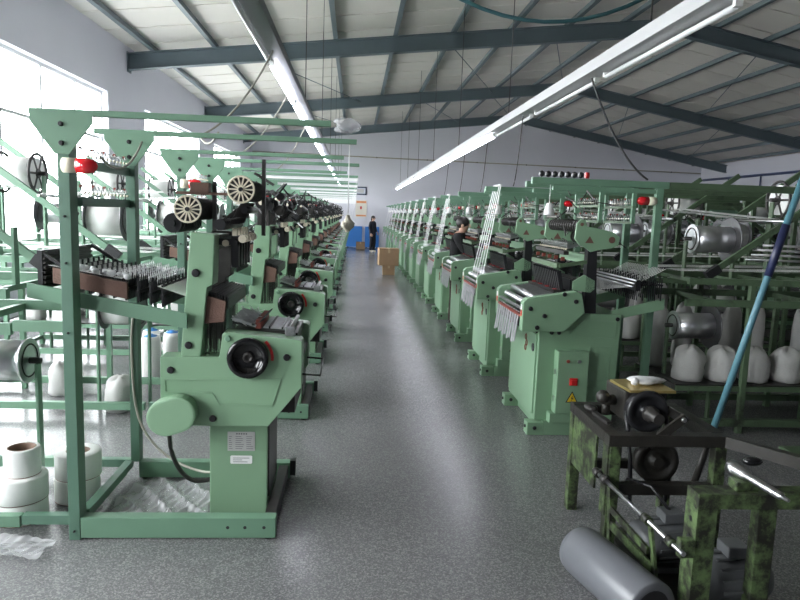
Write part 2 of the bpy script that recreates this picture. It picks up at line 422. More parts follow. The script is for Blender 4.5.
def guides(y0, y1, n, x, z, red=True):
    """little upright wire hooks along y on a bar"""
    b = MB()
    for k in range(n):
        y = y0+(y1-y0)*(k+0.5)/n
        b.m(0).cyl((x, y, z), (x, y, z+0.045), 0.003, 5).torus((x+0.008, y, z+0.05), (1, 0, 0.4), 0.010, 0.0028, 8, 4)
        b.m(1).lathe((x+0.012, y, z+0.022), (1, 0, 0), [(0, 0.007), (0.01, 0.007)], 6)
        if red and k % 3 == 0: b.m(2).box(x-0.008, x+0.006, y-0.006, y+0.006, z+0.05, z+0.066)
    return b
GH = ['steel', 'cream', 'maroon']

# ------------------------------------------------------------------ looms of the window-side row (x as in the hall, y from the loom's near side)
HP = [(-1.01, 0.58), (-1.01, 0.955), (-0.705, 0.96), (-0.70, 0.965), (-0.685, 1.085), (-0.67, 1.095), (-0.28, 1.06), (-0.265, 1.05), (-0.265, 0.80), (-0.44, 0.58)]
def window_loom(variant):
    vr = random.Random(variant)
    T = Tpl()
    # base rails
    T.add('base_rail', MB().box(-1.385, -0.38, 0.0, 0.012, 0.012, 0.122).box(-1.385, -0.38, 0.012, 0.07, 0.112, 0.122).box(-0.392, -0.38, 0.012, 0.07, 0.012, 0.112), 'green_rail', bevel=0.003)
    h = MB()
    for x in (-0.63, -0.54, -0.44): h.lathe((x, 0.002, 0.07), (0, -1, 0), [(0, 0.009), (0.003, 0.009)], 10)
    T.add('bolt_hole', h, 'black', tiny=True)
    T.add('base_rail', MB().box(-1.34, -0.38, 0.80, 0.87, 0.012, 0.115), 'green_rail', bevel=0.003)
    T.add('side_rail', MB().box(-0.45, -0.392, 0.07, 0.80, 0.02, 0.10), 'iron', bevel=0.003)
    T.add('side_rail', MB().box(-1.425, -1.375, 0.095, 0.80, 0.085, 0.125).box(-1.425, -1.415, 0.095, 0.80, 0.03, 0.085), 'green_post', bevel=0.002)
    T.add('base_rail', MB().box(-1.69, -1.445, 0.02, 0.07, 0.075, 0.125), 'green_post', bevel=0.002)
    T.add('base_rail', MB().box(-1.69, -1.39, 0.81, 0.86, 0.075, 0.125), 'green_post', bevel=0.002)
    T.add('mid_rail', MB().box(-1.69, -1.445, 0.01, 0.04, 1.10, 1.155), 'green_rail', bevel=0.002)
    ft = MB()
    for x, y in ((-0.42, 0.035), (-0.42, 0.83), (-1.36, 0.04), (-1.31, 0.83)): ft.cyl((x, y, 0), (x, y, 0.014), 0.025, 10)
    T.add('foot', ft, 'black', tiny=True)
    T.add('stop_block', MB().box(-0.38, -0.345, 0.80, 0.86, 0.03, 0.13), 'black')
    # pedestal
    ped = T.add('pedestal', MB().box(-0.775, -0.455, 0.24, 0.66, 0.0, 0.60), 'green', bevel=0.008)
    T.add('side_shade', MB().box(-0.456, -0.448, 0.26, 0.64, 0.13, 0.56), 'iron', ped)  # dark sheet standing in for the shadow on the pedestal's aisle side
    pl = T.add('name_plate', MB().box(-0.675, -0.525, 0.2365, 0.2395, 0.405, 0.515), 'plate', ped, tiny=True)
    pr = MB(); y = 0.236
    for i in range(5): pr.box(-0.628+i*0.013, -0.620+i*0.013, y-0.0006, y+0.001, 0.500, 0.508)
    for j in range(7):
        z = 0.489-j*0.0115
        pr.box(-0.668, -0.668+random.uniform(0.012, 0.026), y-0.0006, y+0.001, z-0.0025, z)
        pr.box(-0.632, -0.632+random.uniform(0.03, 0.05), y-0.0006, y+0.001, z-0.0025, z)
        pr.box(-0.572, -0.572+random.uniform(0.025, 0.038), y-0.0006, y+0.001, z-0.0025, z)
    T.add('plate_print', pr, 'print', pl, tiny=True)
    p2 = T.add('name_plate', MB().prism([(-0.66, 0.335), (-0.655, 0.33), (-0.545, 0.33), (-0.54, 0.335), (-0.54, 0.372), (-0.545, 0.377), (-0.655, 0.377), (-0.66, 0.372)], 'y', 0.2365, 0.2395), 'white', ped, tiny=True)
    pr = MB()
    for j in range(3): pr.box(-0.645, -0.645+(0.09, 0.05, 0.08)[j], 0.2355, 0.237, 0.362-j*0.011, 0.365-j*0.011)
    T.add('plate_print', pr, 'print', p2, tiny=True)
    # housings, near and far
    hs = T.add('side_housing', MB().prism(HP, 'y', 0.14, 0.27), 'green', bevel=0.010)
    T.add('side_housing', MB().prism(HP, 'y', 0.68, 0.80), 'green', bevel=0.010)
    em = MB(); Y = 0.1385      # embossed outline on the near housing
    P = [(-0.985, 0.83), (-0.985, 0.765), (-0.74, 0.765), (-0.70, 0.695), (-0.42, 0.70), (-0.375, 0.845)]
    for i in range(len(P)):
        a, c = P[i], P[(i+1) % len(P)]; em.bar((a[0], Y, a[1]), (c[0], Y, c[1]), 0.006, 0.006, up=(0, 1, 0))
    T.add('embossed_panel', em, 'green', hs, tiny=True)
    bo = MB()
    for x, z in ((-0.955, 0.885), (-0.345, 0.965), (-0.735, 0.622)): bolt(bo, x, 0.14, z, 0.019)
    T.add('bolt_head', bo, 'black', hs, tiny=True)
    T.add('bolt_head', bolt(MB(), -0.655, 0.14, 1.062, 0.017), 'green_rail', hs, tiny=True)
    arc = MB(); pts = [(-0.435+0.030*math.sin(t*PI)*1.0, 1.045-0.10*t) for t in [i/8 for i in range(9)]]
    pts = [(-0.445+0.035*t-0.012*(2*t-1)**2, 1.05-0.105*t) for t in [i/8 for i in range(9)]]
    for a, c in zip(pts[:-1], pts[1:]): arc.bar((a[0], 0.1385, a[1]), (c[0], 0.1385, c[1]), 0.003, 0.015, up=(1, 0, 0))
    T.add('red_mark', arc, 'red', hs, tiny=True)
    st = []; c0, c1, r = (-0.965, 0.643), (-0.905, 0.663), 0.098
    for k in range(13): a = PI*0.58+PI*k/12; st.append((c0[0]+r*math.cos(a), c0[1]+r*math.sin(a)))
    for k in range(13): a = -PI*0.42+PI*k/12; st.append((c1[0]+r*math.cos(a), c1[1]+r*math.sin(a)))
    T.add('belt_cover', MB().prism(st, 'y', 0.055, 0.14), 'green', bevel=0.012)
    # handwheel
    hx, hz = -0.545, 0.965
    hw = T.add('handwheel', MB().torus((hx, 0.095, hz), (0, 1, 0), 0.093, 0.017, 36, 10).lathe((hx, 0.14, hz), (0, -1, 0), [(0, 0.105), (0.03, 0.105), (0.032, 0.085), (0.018, 0.078), (0.016, 0.03)], 32), 'black_gloss')
    T.add('hub', MB().lathe((hx, 0.128, hz), (0, -1, 0), [(0, 0.03), (0.02, 0.028), (0.02, 0.014), (0.012, 0.010)], 16), 'iron', hw, tiny=True)
    # columns and head beam
    cp = [(-0.905, 0.955), (-0.80, 0.955), (-0.765, 1.33), (-0.735, 1.345), (-0.725, 1.61), (-0.85, 1.615)]
    col = T.add('column', MB().prism(cp, 'y', 0.145, 0.28), 'green', bevel=0.006)
    bo = MB(); bolt(bo, -0.862, 0.145, 1.02, 0.02); bolt(bo, -0.822, 0.145, 1.405, 0.022)
    T.add('bolt_head', bo, 'black', col, tiny=True)
    T.add('column', MB().prism(cp, 'y', 0.66, 0.76), 'green' if variant else 'iron', bevel=0.006)
    T.add('head_beam', MB().box(-0.83, -0.745, 0.28, 0.66, 1.52, 1.60), 'black')
    # shed mechanism
    T.add('cam_block', MB().prism([(-0.795, 1.29), (-0.672, 1.255), (-0.682, 1.145), (-0.80, 1.13)], 'y', 0.17, 0.19), 'rust_wood', bevel=0.003)
    for k in range(8):
        x = -0.785+k*0.0165
        T.add('heddle_bar', MB().box(x, x+0.008, 0.19, 0.74, 1.20+0.012*(k % 3), 1.30-0.004*k).box(x+0.002, x+0.006, 0.19, 0.74, 1.30-0.004*k, 1.308-0.004*k), 'black' if k % 3 else 'iron', tiny=(k % 2 == 1))
    st = MB()
    for k in range(70):
        x = random.uniform(-0.795, -0.70); yy = random.uniform(0.2, 0.7); st.box(x, x+0.004, yy, yy+0.003, random.uniform(0.93, 1.0), 1.20)
    T.add('heddle_wires', st, 'iron', kind='stuff')
    # bed with reed, needles and take-up
    bed = T.add('bed', MB().box(-0.66, -0.30, 0.27, 0.68, 1.03, 1.075).box(-0.60, -0.31, 0.27, 0.68, 0.62, 1.03), ['iron'])
    nb = MB()
    for k in range(12):
        yy = 0.29+k*0.033
        nb.m(0).bar((-0.66, yy, 1.145), (-0.53, yy, 1.105), 0.007, 0.014).m(1).bar((-0.66, yy+0.016, 1.12), (-0.53, yy+0.016, 1.10), 0.009, 0.012).m(0).bar((-0.49, yy, 1.100), (-0.37, yy, 1.092), 0.012, 0.006)
    nb.m(1).bar((-0.545, 0.28, 1.115), (-0.545, 0.67, 1.115), 0.016, 0.012).bar((-0.455, 0.28, 1.10), (-0.455, 0.67, 1.10), 0.01, 0.014).bar((-0.385, 0.28, 1.098), (-0.385, 0.67, 1.098), 0.008, 0.012)
    T.add('needle_bed', nb, ['steel', 'black'], bed, kind='stuff')
    T.add('cloth_plate', MB().box(-0.50, -0.36, 0.28, 0.67, 1.076, 1.083), 'iron', bed)
    rr = MB()
    for k in range(16):
        yy = 0.29+k*0.024
        rr.m(0).box(-0.535, -0.505, yy, yy+0.012, 1.09, 1.125+0.012*(k % 2)).m(1).cyl((-0.52, yy+0.006, 1.12), (-0.485, yy+0.006, 1.15), 0.004, 5)
    T.add('weft_guides', rr, ['maroon', 'iron'], bed, kind='stuff')
    T.add('front_rod', MB().cyl((-0.335, 0.24, 1.10), (-0.335, 0.70, 1.10), 0.012, 12), 'steel')
    T.add('rod_bracket', MB().box(-0.365, -0.31, 0.225, 0.25, 1.05, 1.115), 'bed_metal', bevel=0.004)
    fl = MB()
    for k in range(40):
        x = random.uniform(-0.68, -0.56); yy = random.uniform(0.29, 0.66); fl.bar((x, yy, 1.12+random.uniform(0, .05)), (x+random.uniform(0.02, .06), yy+random.uniform(-.02, .02), 1.10+random.uniform(0, .05)), 0.004, 0.004)
    T.add('loose_yarn', fl, 'fluff', kind='stuff')
    T.add('take_up_roller', MB().cyl((-0.305, 0.27, 0.93), (-0.305, 0.68, 0.93), 0.035, 16), 'iron')
    T.add('wire_guard', MB().tube([(-0.27, 0.20, 0.86), (-0.17, 0.20, 0.855), (-0.17, 0.62, 0.855), (-0.27, 0.62, 0.86)], 0.006, 6), 'iron', tiny=True)
    # rocker arms
    rk = T.add('rocker_shaft', MB().cyl((-0.64, 0.24, 1.565), (-0.64, 0.72, 1.565), 0.016, 10), 'black')
    ra = MB()
    for k in range(5):
        yy = 0.26+k*0.09
        ra.m(0).box(-0.66, -0.62, yy, yy+0.018, 1.43, 1.60).box(-0.74, -0.62, yy, yy+0.018, 1.55, 1.585).m(1).lathe((-0.60, yy-0.012, 1.585), (0, 1, 0), [(0, 0.022), (0.024, 0.022)], 12).lathe((-0.69, yy-0.012, 1.56), (0, 1, 0), [(0, 0.018), (0.024, 0.018)], 12)
        ra.box(-0.655, -0.63, yy-0.004, yy+0.022, 1.60, 1.64)
    T.add('rocker_arms', ra, ['black', 'cream'], rk)
    # top feed rollers
    if variant == 0:
        for (x, z, zt, zb) in ((-0.86, 1.735, 1.86, 1.62), (-0.59, 1.845, 1.99, 1.60)):
            w = T.add('feed_wheel', spoked_wheel((x, 0.14, z), 0.072, 0.02, 14), 'cream')
            T.add('wheel_hub', MB().lathe((x, 0.128, z), (0, -1, 0), [(0, 0.012), (0.012, 0.010)], 12), 'black', w, tiny=True)
            T.add('wheel_backing', MB().lathe((x, 0.15, z), (0, 1, 0), [(0, 0.066), (0.012, 0.066)], 20), 'iron', w)
            T.add('disc_stack', disc_stack((x, 0.165, z), 0.06, 14, 0.034, 0.012, 0.02), 'iron', w)
            T.add('upright', MB().box(x+0.015+0.055, x+0.09, 0.40, 0.425, zb, zt+0.03), 'iron')
        T.add('feed_wheel', disc_stack((-1.0, 0.35, 1.655), 0.055, 11, 0.045, 0.025, 0.02), 'black')
        T.add('switch_box', MB().box(-0.90, -0.80, 0.35, 0.42, 1.83, 1.88).box(-0.98, -0.70, 0.37, 0.385, 1.815, 1.83), ['rust_wood'], tiny=True)
        lv = MB()
        for k in range(16):
            yy = 0.20+k*0.03; lv.bar((-0.73, yy, 1.66), (-0.62, yy, 1.70+0.05*(k % 2)), 0.006, 0.006).bar((-0.66, yy, 1.66), (-0.60, yy+0.02, 1.78), 0.005, 0.005)
        T.add('thread_levers', lv, 'iron', kind='stuff')
        T.add('lever_shaft', MB().cyl((-0.70, 0.15, 1.66), (-0.70, 0.74, 1.66), 0.03, 10).cyl((-0.60, 0.3, 1.74), (-0.60, 0.7, 1.74), 0.02, 8), 'black')
    else:
        T.add('head_block', MB().box(-0.835, -0.745, 0.17, 0.27, 1.61, 1.75).box(-0.835, -0.745, 0.66, 0.74, 1.61, 1.75), 'iron')
        w = T.add('feed_roller', disc_stack((-0.80, 0.13, 1.80), 0.055, 13, 0.046, 0.028, 0.025), 'black')
        T.add('hub', MB().lathe((-0.80, 0.13, 1.80), (0, -1, 0), [(0, 0.022), (0.012, 0.02)], 12), 'cream', w, tiny=True)
        T.add('feed_roller', disc_stack((-0.66, 0.20, 1.74), 0.045, 12, 0.044, 0.02, 0.02), 'iron')
        tb = MB()
        for yy in (0.22, 0.68): hh = vr.uniform(1.88, 2.0); tl = vr.uniform(-0.02, 0.05); tb.box(-0.81, -0.785, yy, yy+0.025, 1.75, hh).bar((-0.87, yy+0.012, hh+tl), (-0.71, yy+0.012, hh-tl), 0.03, 0.022)
        T.add('tee_bracket', tb, 'iron')
        jb = MB()
        for k in range(46):
            a = (vr.uniform(-0.86, -0.58), vr.uniform(0.16, 0.74), vr.uniform(1.60, 1.92)); jb.m(0 if k % 4 else 1).bar(a, (a[0]+vr.uniform(-.1, .1), a[1]+vr.uniform(-.06, .06), a[2]+vr.uniform(-.1, .1)), 0.012, 0.012)
        for k in range(8): jb.m(0).lathe((vr.uniform(-0.84, -0.6), vr.uniform(0.15, 0.7), vr.uniform(1.64, 1.86)), (0, 1, 0), [(0, 0.035), (0.03, 0.035)], 10)
        T.add('thread_levers', jb, ['black', 'bed_metal'], kind='stuff')
        lv = MB()
        for k in range(14): yy = 0.20+k*0.036; lv.bar((-0.70, yy, 1.64), (-0.60, yy, 1.66+0.07*(k % 2)), 0.007, 0.007).bar((-0.70, yy, 1.86), (-0.82, yy+.01, 1.92), 0.006, 0.006)
        T.add('thread_levers', lv, 'iron', kind='stuff')
    # sloping warp table toward the creel posts
    for yy in (0.105, 0.73):
        T.add('warp_arm', MB().prism([(-1.66, 1.26), (-1.66, 1.335), (-0.86, 1.195), (-0.86, 1.115)], 'y', yy, yy+0.02), 'green_rail', bevel=0.002)
    T.add('rack_side', MB().prism([(-1.54, 1.335), (-1.54, 1.415), (-1.17, 1.345), (-1.17, 1.26)], 'y', 0.13, 0.15), 'rust_wood')
    wr = T.add('warp_rack', MB().box(-1.615, -1.59, 0.13, 0.76, 1.30, 1.50), 'black')
    sl = MB()
    for k in range(8): sl.box(-1.59, -1.578, 0.135, 0.755, 1.305+k*0.025, 1.318+k*0.025)
    T.add('rack_slats', sl, 'iron', wr)
    T.add('rack_strut', MB().bar((-1.58, 0.745, 1.50), (-1.36, 0.745, 1.36), 0.018, 0.018).bar((-1.58, 0.145, 1.48), (-1.44, 0.145, 1.38), 0.018, 0.014), 'black')
    dr = MB()
    for i in range(9):
        for j in range(22):
            x = -1.50+i*0.062; yy = 0.16+j*0.026; z = 1.40-0.165*(x+1.50)
            dr.box(x, x+0.009, yy, yy+0.010, z-0.10, z+0.015+0.025*((i+j) % 3 == 0))
        dr.box(-1.505+i*0.062, -1.485+i*0.062, 0.15, 0.735, 1.35-0.165*(i*0.062), 1.365-0.165*(i*0.062))
    T.add('drop_wires', dr, 'black', wr, kind='stuff')
    hk = MB()
    for i in range(5):
        for j in range(16):
            x = -1.20+i*0.045; yy = 0.15+j*0.036; z = 1.37-0.165*(x+1.2)
            hk.cyl((x, yy, z), (x+0.004, yy, z+0.035), 0.0025, 4).torus((x, yy, z+0.04), (1, 0, 0), 0.008, 0.002, 6, 3)
    T.add('thread_guides', hk, 'steel', wr, kind='stuff', tiny=True)
    ws = MB()
    for j in range(26):
        yy = 0.15+j*0.0225
        ws.bar((-1.57, yy, 1.425), (-1.20, yy, 1.365), 0.003, 0.002).bar((-1.02, yy, 1.33), (-0.79, 0.22+(yy-0.15)*0.8, 1.24), 0.011, 0.003)
    T.add('warp_threads', ws, 'yarn', kind='stuff')
    fz = MB()
    for j in range(9): fz.ball((-1.42+j*0.033+random.uniform(-.01, .01), 0.145+random.uniform(-.02, .05), 1.42-0.165*j*0.033), random.uniform(.015, .03), .02, random.uniform(.010, .018), 7, 5)
    T.add('lint', fz, 'fluff', tiny=True)
    # creel posts with gussets, thread racks, rails
    for i, (x0, x1, yy, d) in enumerate(((-1.445, -1.388, 0.0, 0.09), (-1.39, -1.335, 0.80, 0.07))):
        xm = (x0+x1)/2
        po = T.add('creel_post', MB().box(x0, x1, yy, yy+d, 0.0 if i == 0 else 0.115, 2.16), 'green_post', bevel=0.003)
        g = T.add('gusset_plate', MB().prism([(xm-0.145, 2.165), (xm+0.145, 2.165), (xm+0.145, 2.13), (xm+0.035, 1.98), (xm-0.035, 1.98), (xm-0.145, 2.13)], 'y', yy-0.012, yy), 'green_rail', po)
        b = MB(); bolt(b, xm, yy-0.012, 2.12, 0.012); bolt(b, xm, yy-0.012, 2.03, 0.012)
        T.add('bolt_head', b, 'black', g, tiny=True)
        T.add('top_rail', MB().box(-1.58, -0.13 if i == 0 else 0.0, yy+0.02, yy+0.055, 2.165, 2.195), 'green_rail', bevel=0.003)
    bo = MB()
    for z in (0.05, 1.10, 1.45, 1.68): bolt(bo, -1.416, 0.0, z, 0.006)
    T.add('bolt_head', bo, 'black', tiny=True)
    for z in (1.92, 1.73):
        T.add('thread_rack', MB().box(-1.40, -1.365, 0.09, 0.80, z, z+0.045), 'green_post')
        T.add('thread_guides', guides(0.10, 0.79, 13, -1.385, z+0.045), GH, kind='stuff')
    alarm_lamp(T, -1.40, -0.037, 1.925, 1)
    T.add('cable', MB().tube(smooth([(-1.36, 0.79, 1.05), (-1.37, 0.79, 0.85), (-1.35, 0.785, 0.5), (-1.27, 0.76, 0.30), (-1.1, 0.7, 0.17), (-0.9, 0.6, 0.135), (-0.78, 0.55, 0.16)]), 0.008, 6), 'cable_grey', tiny=True)
    T.add('hose', MB().tube(smooth([(-0.98, 0.2, 0.60), (-0.99, 0.25, 0.42), (-0.955, 0.3, 0.27), (-0.88, 0.33, 0.19), (-0.77, 0.34, 0.20)]), 0.013, 8), 'iron', tiny=True)
    # finished ribbons up to the rail end
    for k in range(6):
        yy = 0.30+k*0.065
        T.add('ribbon', MB().bar((0.0, 0.78+k*0.02, 2.19), (-0.30, yy, 0.95), 0.002, 0.022, up=(0, 1, 0)), 'ribbon')
    T.add('ribbon_run', MB().box(-1.3, 0.0, 0.845, 0.849, 2.125, 2.16), 'ribbon')
    return T

PL, YL0, NL = 2.05, 3.36, 14
LA, LB = window_loom(0), [window_loom(k) for k in (1, 2, 3)]
for i in range(NL):
    lab = ('green ribbon loom with cream spoked feed wheels, beside the stacked white yarn rolls' if i == 0 else
           '%s green ribbon loom after the one beside the white yarn rolls, window side of aisle' % ORD[i-1])
    skip = ('ribbon', 'ribbon_run') if i < 2 else ()
    (LA if i == 0 else LB[i % 3]).place('ribbon_loom', lab, 'loom', 'looms of the window-side row', (0.03*min(i, 1), YL0+i*PL, 0), tiny=(i < 5), skip=skip)

# ------------------------------------------------------------------ looms of the other row (aisle front toward -x)
HR = [(1.335, 0.86), (1.335, 1.095), (1.365, 1.125), (1.755, 1.19), (1.80, 1.175), (1.835, 1.02), (1.68, 0.865)]
BR = [(1.50, 0.12), (1.50, 0.885), (1.69, 0.885), (1.83, 1.005), (2.17, 1.005), (2.15, 0.12)]
def outline(mb, P, y, w=0.006):
    for i in range(len(P)):
        a, c = P[i], P[(i+1) % len(P)]; mb.bar((a[0], y, a[1]), (c[0], y, c[1]), w, w, up=(0, 1, 0))
    return mb
def inner_loom():
    T = Tpl()
    T.add('base', MB().box(1.57, 2.13, 0.03, 0.97, 0.0, 0.12), 'green', bevel=0.005)
    for yy in (0.03, 0.85):
        f = T.add('foot', MB().box(1.44, 1.57, yy, yy+0.11, 0.0, 0.105), 'green', bevel=0.004)
        T.add('bolt_head', bolt(bolt(MB(), 1.50, yy, 0.06, 0.016), 1.44, yy+0.055, 0.06, 0.014, (-1, 0, 0)), 'black', f, tiny=True)
    body = T.add('body', MB().prism(BR, 'y', 0.06, 0.96), 'green', bevel=0.008)
    e = outline(MB(), [(1.75, 0.83), (1.85, 0.945), (2.13, 0.945), (2.125, 0.80)], 0.0585)
    outline(e, [(1.93, 0.74), (2.10, 0.74), (2.09, 0.45), (1.93, 0.45)], 0.0585); outline(e, [(1.93, 0.40), (2.09, 0.40), (2.08, 0.16), (1.93, 0.16)], 0.0585)
    T.add('embossed_panel', e, 'green', body, tiny=True)
    b = MB()
    for x, z in ((1.60, 0.845), (1.66, 0.845), (2.135, 0.965)): bolt(b, x, 0.06, z, 0.017)
    for yy, z in ((0.12, 0.84), (0.12, 0.17), (0.9, 0.22)): bolt(b, 1.50, yy, z, 0.014, (-1, 0, 0))
    T.add('bolt_head', b, 'black', body, tiny=True)
    fp = T.add('front_panel', MB().box(1.488, 1.50, 0.10, 0.93, 0.16, 0.82), 'green', bevel=0.003)
    lg = MB()
    for k in range(3): lg.torus((1.4865, 0.40-0.03*(k % 2), 0.745-k*0.045), (1, 0, 0), 0.024, 0.005, 14, 4)
    T.add('emblem', lg, 'maroon', fp, tiny=True)
    T.add('sight_hole', MB().lathe((1.489, 0.17, 0.70), (-1, 0, 0), [(0, 0.035), (0.006, 0.035)], 16), 'black', fp, tiny=True)
    # control box on the near side
    cb = T.add('control_box', MB().box(1.635, 1.885, -0.05, 0.06, 0.205, 0.71), 'green', bevel=0.006)
    T.add('box_plinth', MB().box(1.60, 1.90, -0.03, 0.06, 0.12, 0.20), 'green', bevel=0.005)
    T.add('lock', MB().box(1.628, 1.635, -0.01, 0.02, 0.52, 0.56).box(1.628, 1.635, -0.01, 0.02, 0.30, 0.34), 'steel', cb, tiny=True)
    T.add('indicator_lamp', MB().lathe((1.715, -0.05, 0.635), (0, -1, 0), [(0, 0.014), (0.012, 0.012)], 12), 'maroon', cb, tiny=True)
    T.add('indicator_lamp', MB().lathe((1.805, -0.05, 0.635), (0, -1, 0), [(0, 0.014), (0.012, 0.012)], 12), 'steel', cb, tiny=True)
    T.add('power_switch', MB().box(1.735, 1.80, -0.062, -0.05, 0.44, 0.50).box(1.745, 1.79, -0.072, -0.062, 0.45, 0.485), 'red', cb, bevel=0.003)
    w = T.add('warning_sign', MB().prism([(1.715, 0.30), (1.815, 0.30), (1.765, 0.392)], 'y', -0.0525, -0.05), 'black', cb)
    T.add('sign_face', MB().prism([(1.726, 0.306), (1.804, 0.306), (1.765, 0.379)], 'y', -0.0545, -0.0525), 'yellow', w)
    T.add('sign_bolt_symbol', MB().prism([(1.768, 0.358), (1.757, 0.333), (1.765, 0.333), (1.760, 0.312), (1.775, 0.338), (1.767, 0.338)], 'y', -0.056, -0.0545), 'black', w, tiny=True)
    # head housings
    hs = []
    for a, c in ((-0.02, 0.07), (0.88, 0.97)):
        hs.append(T.add('side_housing', MB().prism(HR, 'y', a, c), 'green', bevel=0.008))
    b = MB()
    for x, z in ((1.395, 1.045), (1.51, 0.99), (1.755, 1.11), (1.455, 0.895), (1.66, 1.165)): bolt(b, x, -0.02, z, 0.018)
    T.add('bolt_head', b, 'black', hs[0], tiny=True)
    for h, yy in zip(hs, (0.01, 0.905)):
        st = T.add('sticker', MB().box(1.3325, 1.335, yy, yy+0.04, 0.98, 1.025), 'red', h, tiny=True)
        T.add('sticker', MB().box(1.3325, 1.335, yy, yy+0.04, 1.03, 1.07), 'white', h, tiny=True)
    T.add('head_floor', MB().box(1.50, 1.80, 0.07, 0.88, 0.885, 1.08).box(1.36, 1.50, 0.07, 0.88, 0.87, 0.90), 'black')
    # front rollers
    T.add('take_up_roller', MB().cyl((1.47, 0.07, 1.115), (1.47, 0.88, 1.115), 0.030, 16), 'steel')
    T.add('press_roller', disc_stack((1.415, 0.07, 1.065), 0.026, 20, 0.0405, 0.03, 0.02), 'aluminium')
    T.add('front_bar', MB().box(1.345, 1.37, 0.07, 0.88, 1.02, 1.035), 'bed_metal')
    T.add('red_guide_bar', MB().bar((1.35, 0.07, 0.975), (1.35, 0.88, 0.975), 0.03, 0.02), 'maroon')
    for k in range(10):
        yy = 0.10+k*0.079
        T.add('ribbon', MB().bar((1.365, yy+0.03, 0.99), (1.335, yy+0.03, 0.965), 0.05, 0.003).bar((1.335, yy+0.03, 0.965), (1.31, yy+0.03, 0.755-0.02*(k % 2)), 0.05, 0.003, up=(1, 0, 0)), 'ribbon_grey')
    # needle bed
    nb = MB()
    for k in range(26):
        yy = 0.085+k*0.0305
        nb.m(0).bar((1.50, yy, 1.135), (1.64, yy, 1.165), 0.010, 0.008).m(1).box(1.60, 1.66, yy, yy+0.014, 1.13, 1.185)
    T.add('needle_bed', nb, ['steel', 'iron'], kind='stuff')
    for yy in (0.10, 0.50): T.add('bed_plate', MB().box(1.52, 1.60, yy, yy+0.34, 1.10, 1.14), 'bed_metal', tiny=True)
    lv = MB()
    for k in range(15):
        yy = 0.11+k*0.052
        lv.m(0).bar((1.68, yy, 1.16), (1.645, yy, 1.34), 0.010, 0.028, up=(1, 0, 0)).m(1).bar((1.66, yy+0.012, 1.18), (1.625, yy+0.012, 1.33), 0.006, 0.006)
        if k % 4 == 1: lv.m(2).box(1.62, 1.65, yy, yy+0.02, 1.15, 1.19)
    T.add('weft_levers', lv, ['black', 'steel', 'red'], kind='stuff')
    for yy in (0.08, 0.85):
        T.add('heddle_bracket', MB().prism([(1.755, 1.19), (1.755, 1.26), (1.845, 1.315), (1.875, 1.30), (1.935, 1.27), (1.935, 1.20), (1.90, 1.17)], 'y', yy, yy+0.02), 'green', bevel=0.002)
    for k in range(7):
        x = 1.74+k*0.018
        T.add('heddle_bar', MB().box(x, x+0.008, 0.11, 0.84, 1.18, 1.27+0.01*(k % 2)), 'iron' if k % 2 else 'black', tiny=(k % 2 == 1))
    # upright and head plates
    for yy in (0.06, 0.84): T.add('column', MB().prism([(1.86, 1.0), (1.96, 1.0), (1.93, 1.56), (1.86, 1.56)], 'y', yy+0.02, yy+0.10), 'black')
    hp = [(1.735, 1.60), (1.745, 1.72), (1.775, 1.755), (1.81, 1.75), (1.83, 1.70), (1.90, 1.69), (2.05, 1.66), (2.10, 1.62), (2.09, 1.555), (2.04, 1.535), (1.95, 1.52), (1.87, 1.50), (1.82, 1.535), (1.78, 1.55)]
    for yy in (0.05, 0.89):
        h = T.add('head_plate', MB().prism(hp, 'y', yy, yy+0.02), 'green', bevel=0.003)
        T.add('plate_hole', MB().prism([(1.82, 1.57), (1.855, 1.625), (1.89, 1.57)], 'y', yy-0.002, yy+0.0).lathe((2.035, yy, 1.60), (0, -1, 0), [(0, 0.026), (0.004, 0.026)], 14).lathe((1.785, yy, 1.715), (0, -1, 0), [(0, 0.014), (0.004, 0.014)], 12), 'rust_wood', h, tiny=True)
    sh = MB()
    for k in range(13):
        yy = 0.11+k*0.06
        sh.m(0).lathe((1.80, yy, 1.70), (0, 1, 0), [(0, 0.05), (0.02, 0.05)], 14).lathe((2.02, yy, 1.60), (0, 1, 0), [(0, 0.06), (0.02, 0.06)], 14).m(1).bar((1.70, yy, 1.52), (1.84, yy, 1.56), 0.010, 0.010).m(2).lathe((1.69, yy, 1.515), (0, 1, 0), [(0, 0.008), (0.012, 0.008)], 8)
        if k % 3 == 0: sh.m(3).box(1.66, 1.69, yy+0.02, yy+0.032, 1.42, 1.45)
        sh.m(1).torus((1.70, yy+0.03, 1.55), (1, 0, 0.3), 0.018, 0.003, 8, 4)
    sh.m(0).cyl((1.80, 0.07, 1.70), (1.80, 0.89, 1.70), 0.018, 8).cyl((2.02, 0.07, 1.60), (2.02, 0.89, 1.60), 0.02, 8).box(1.66, 1.70, 0.07, 0.89, 1.47, 1.50)
    T.add('feed_shafts', sh, ['iron', 'steel', 'cream', 'maroon'])
    wb = MB()
    for k in range(30):
        a = (random.uniform(1.66, 2.1), random.uniform(0.1, 0.86), random.uniform(1.42, 1.95)); wb.bar(a, (a[0]+random.uniform(-.15, .15), a[1]+random.uniform(-.08, .08), a[2]+random.uniform(-.12, .12)), 0.008, 0.008)
    T.add('thread_levers', wb, 'iron', kind='stuff')
    T.add('cross_beam', MB().box(1.87, 1.93, 0.12, 0.84, 1.40, 1.47), 'green', tiny=True)
    T.add('head_frame', MB().box(1.62, 1.66, 0.10, 0.86, 1.36, 1.40).bar((1.64, 0.1, 1.38), (1.88, 0.1, 1.42), 0.02, 0.03).bar((1.64, 0.86, 1.38), (1.88, 0.86, 1.42), 0.02, 0.03), 'green_creel')
    # warp rack behind
    for yy in (0.09, 0.86): T.add('warp_arm', MB().prism([(2.10, 0.95), (2.10, 1.03), (2.53, 1.14), (2.53, 1.05)], 'y', yy, yy+0.02), 'green', bevel=0.002)
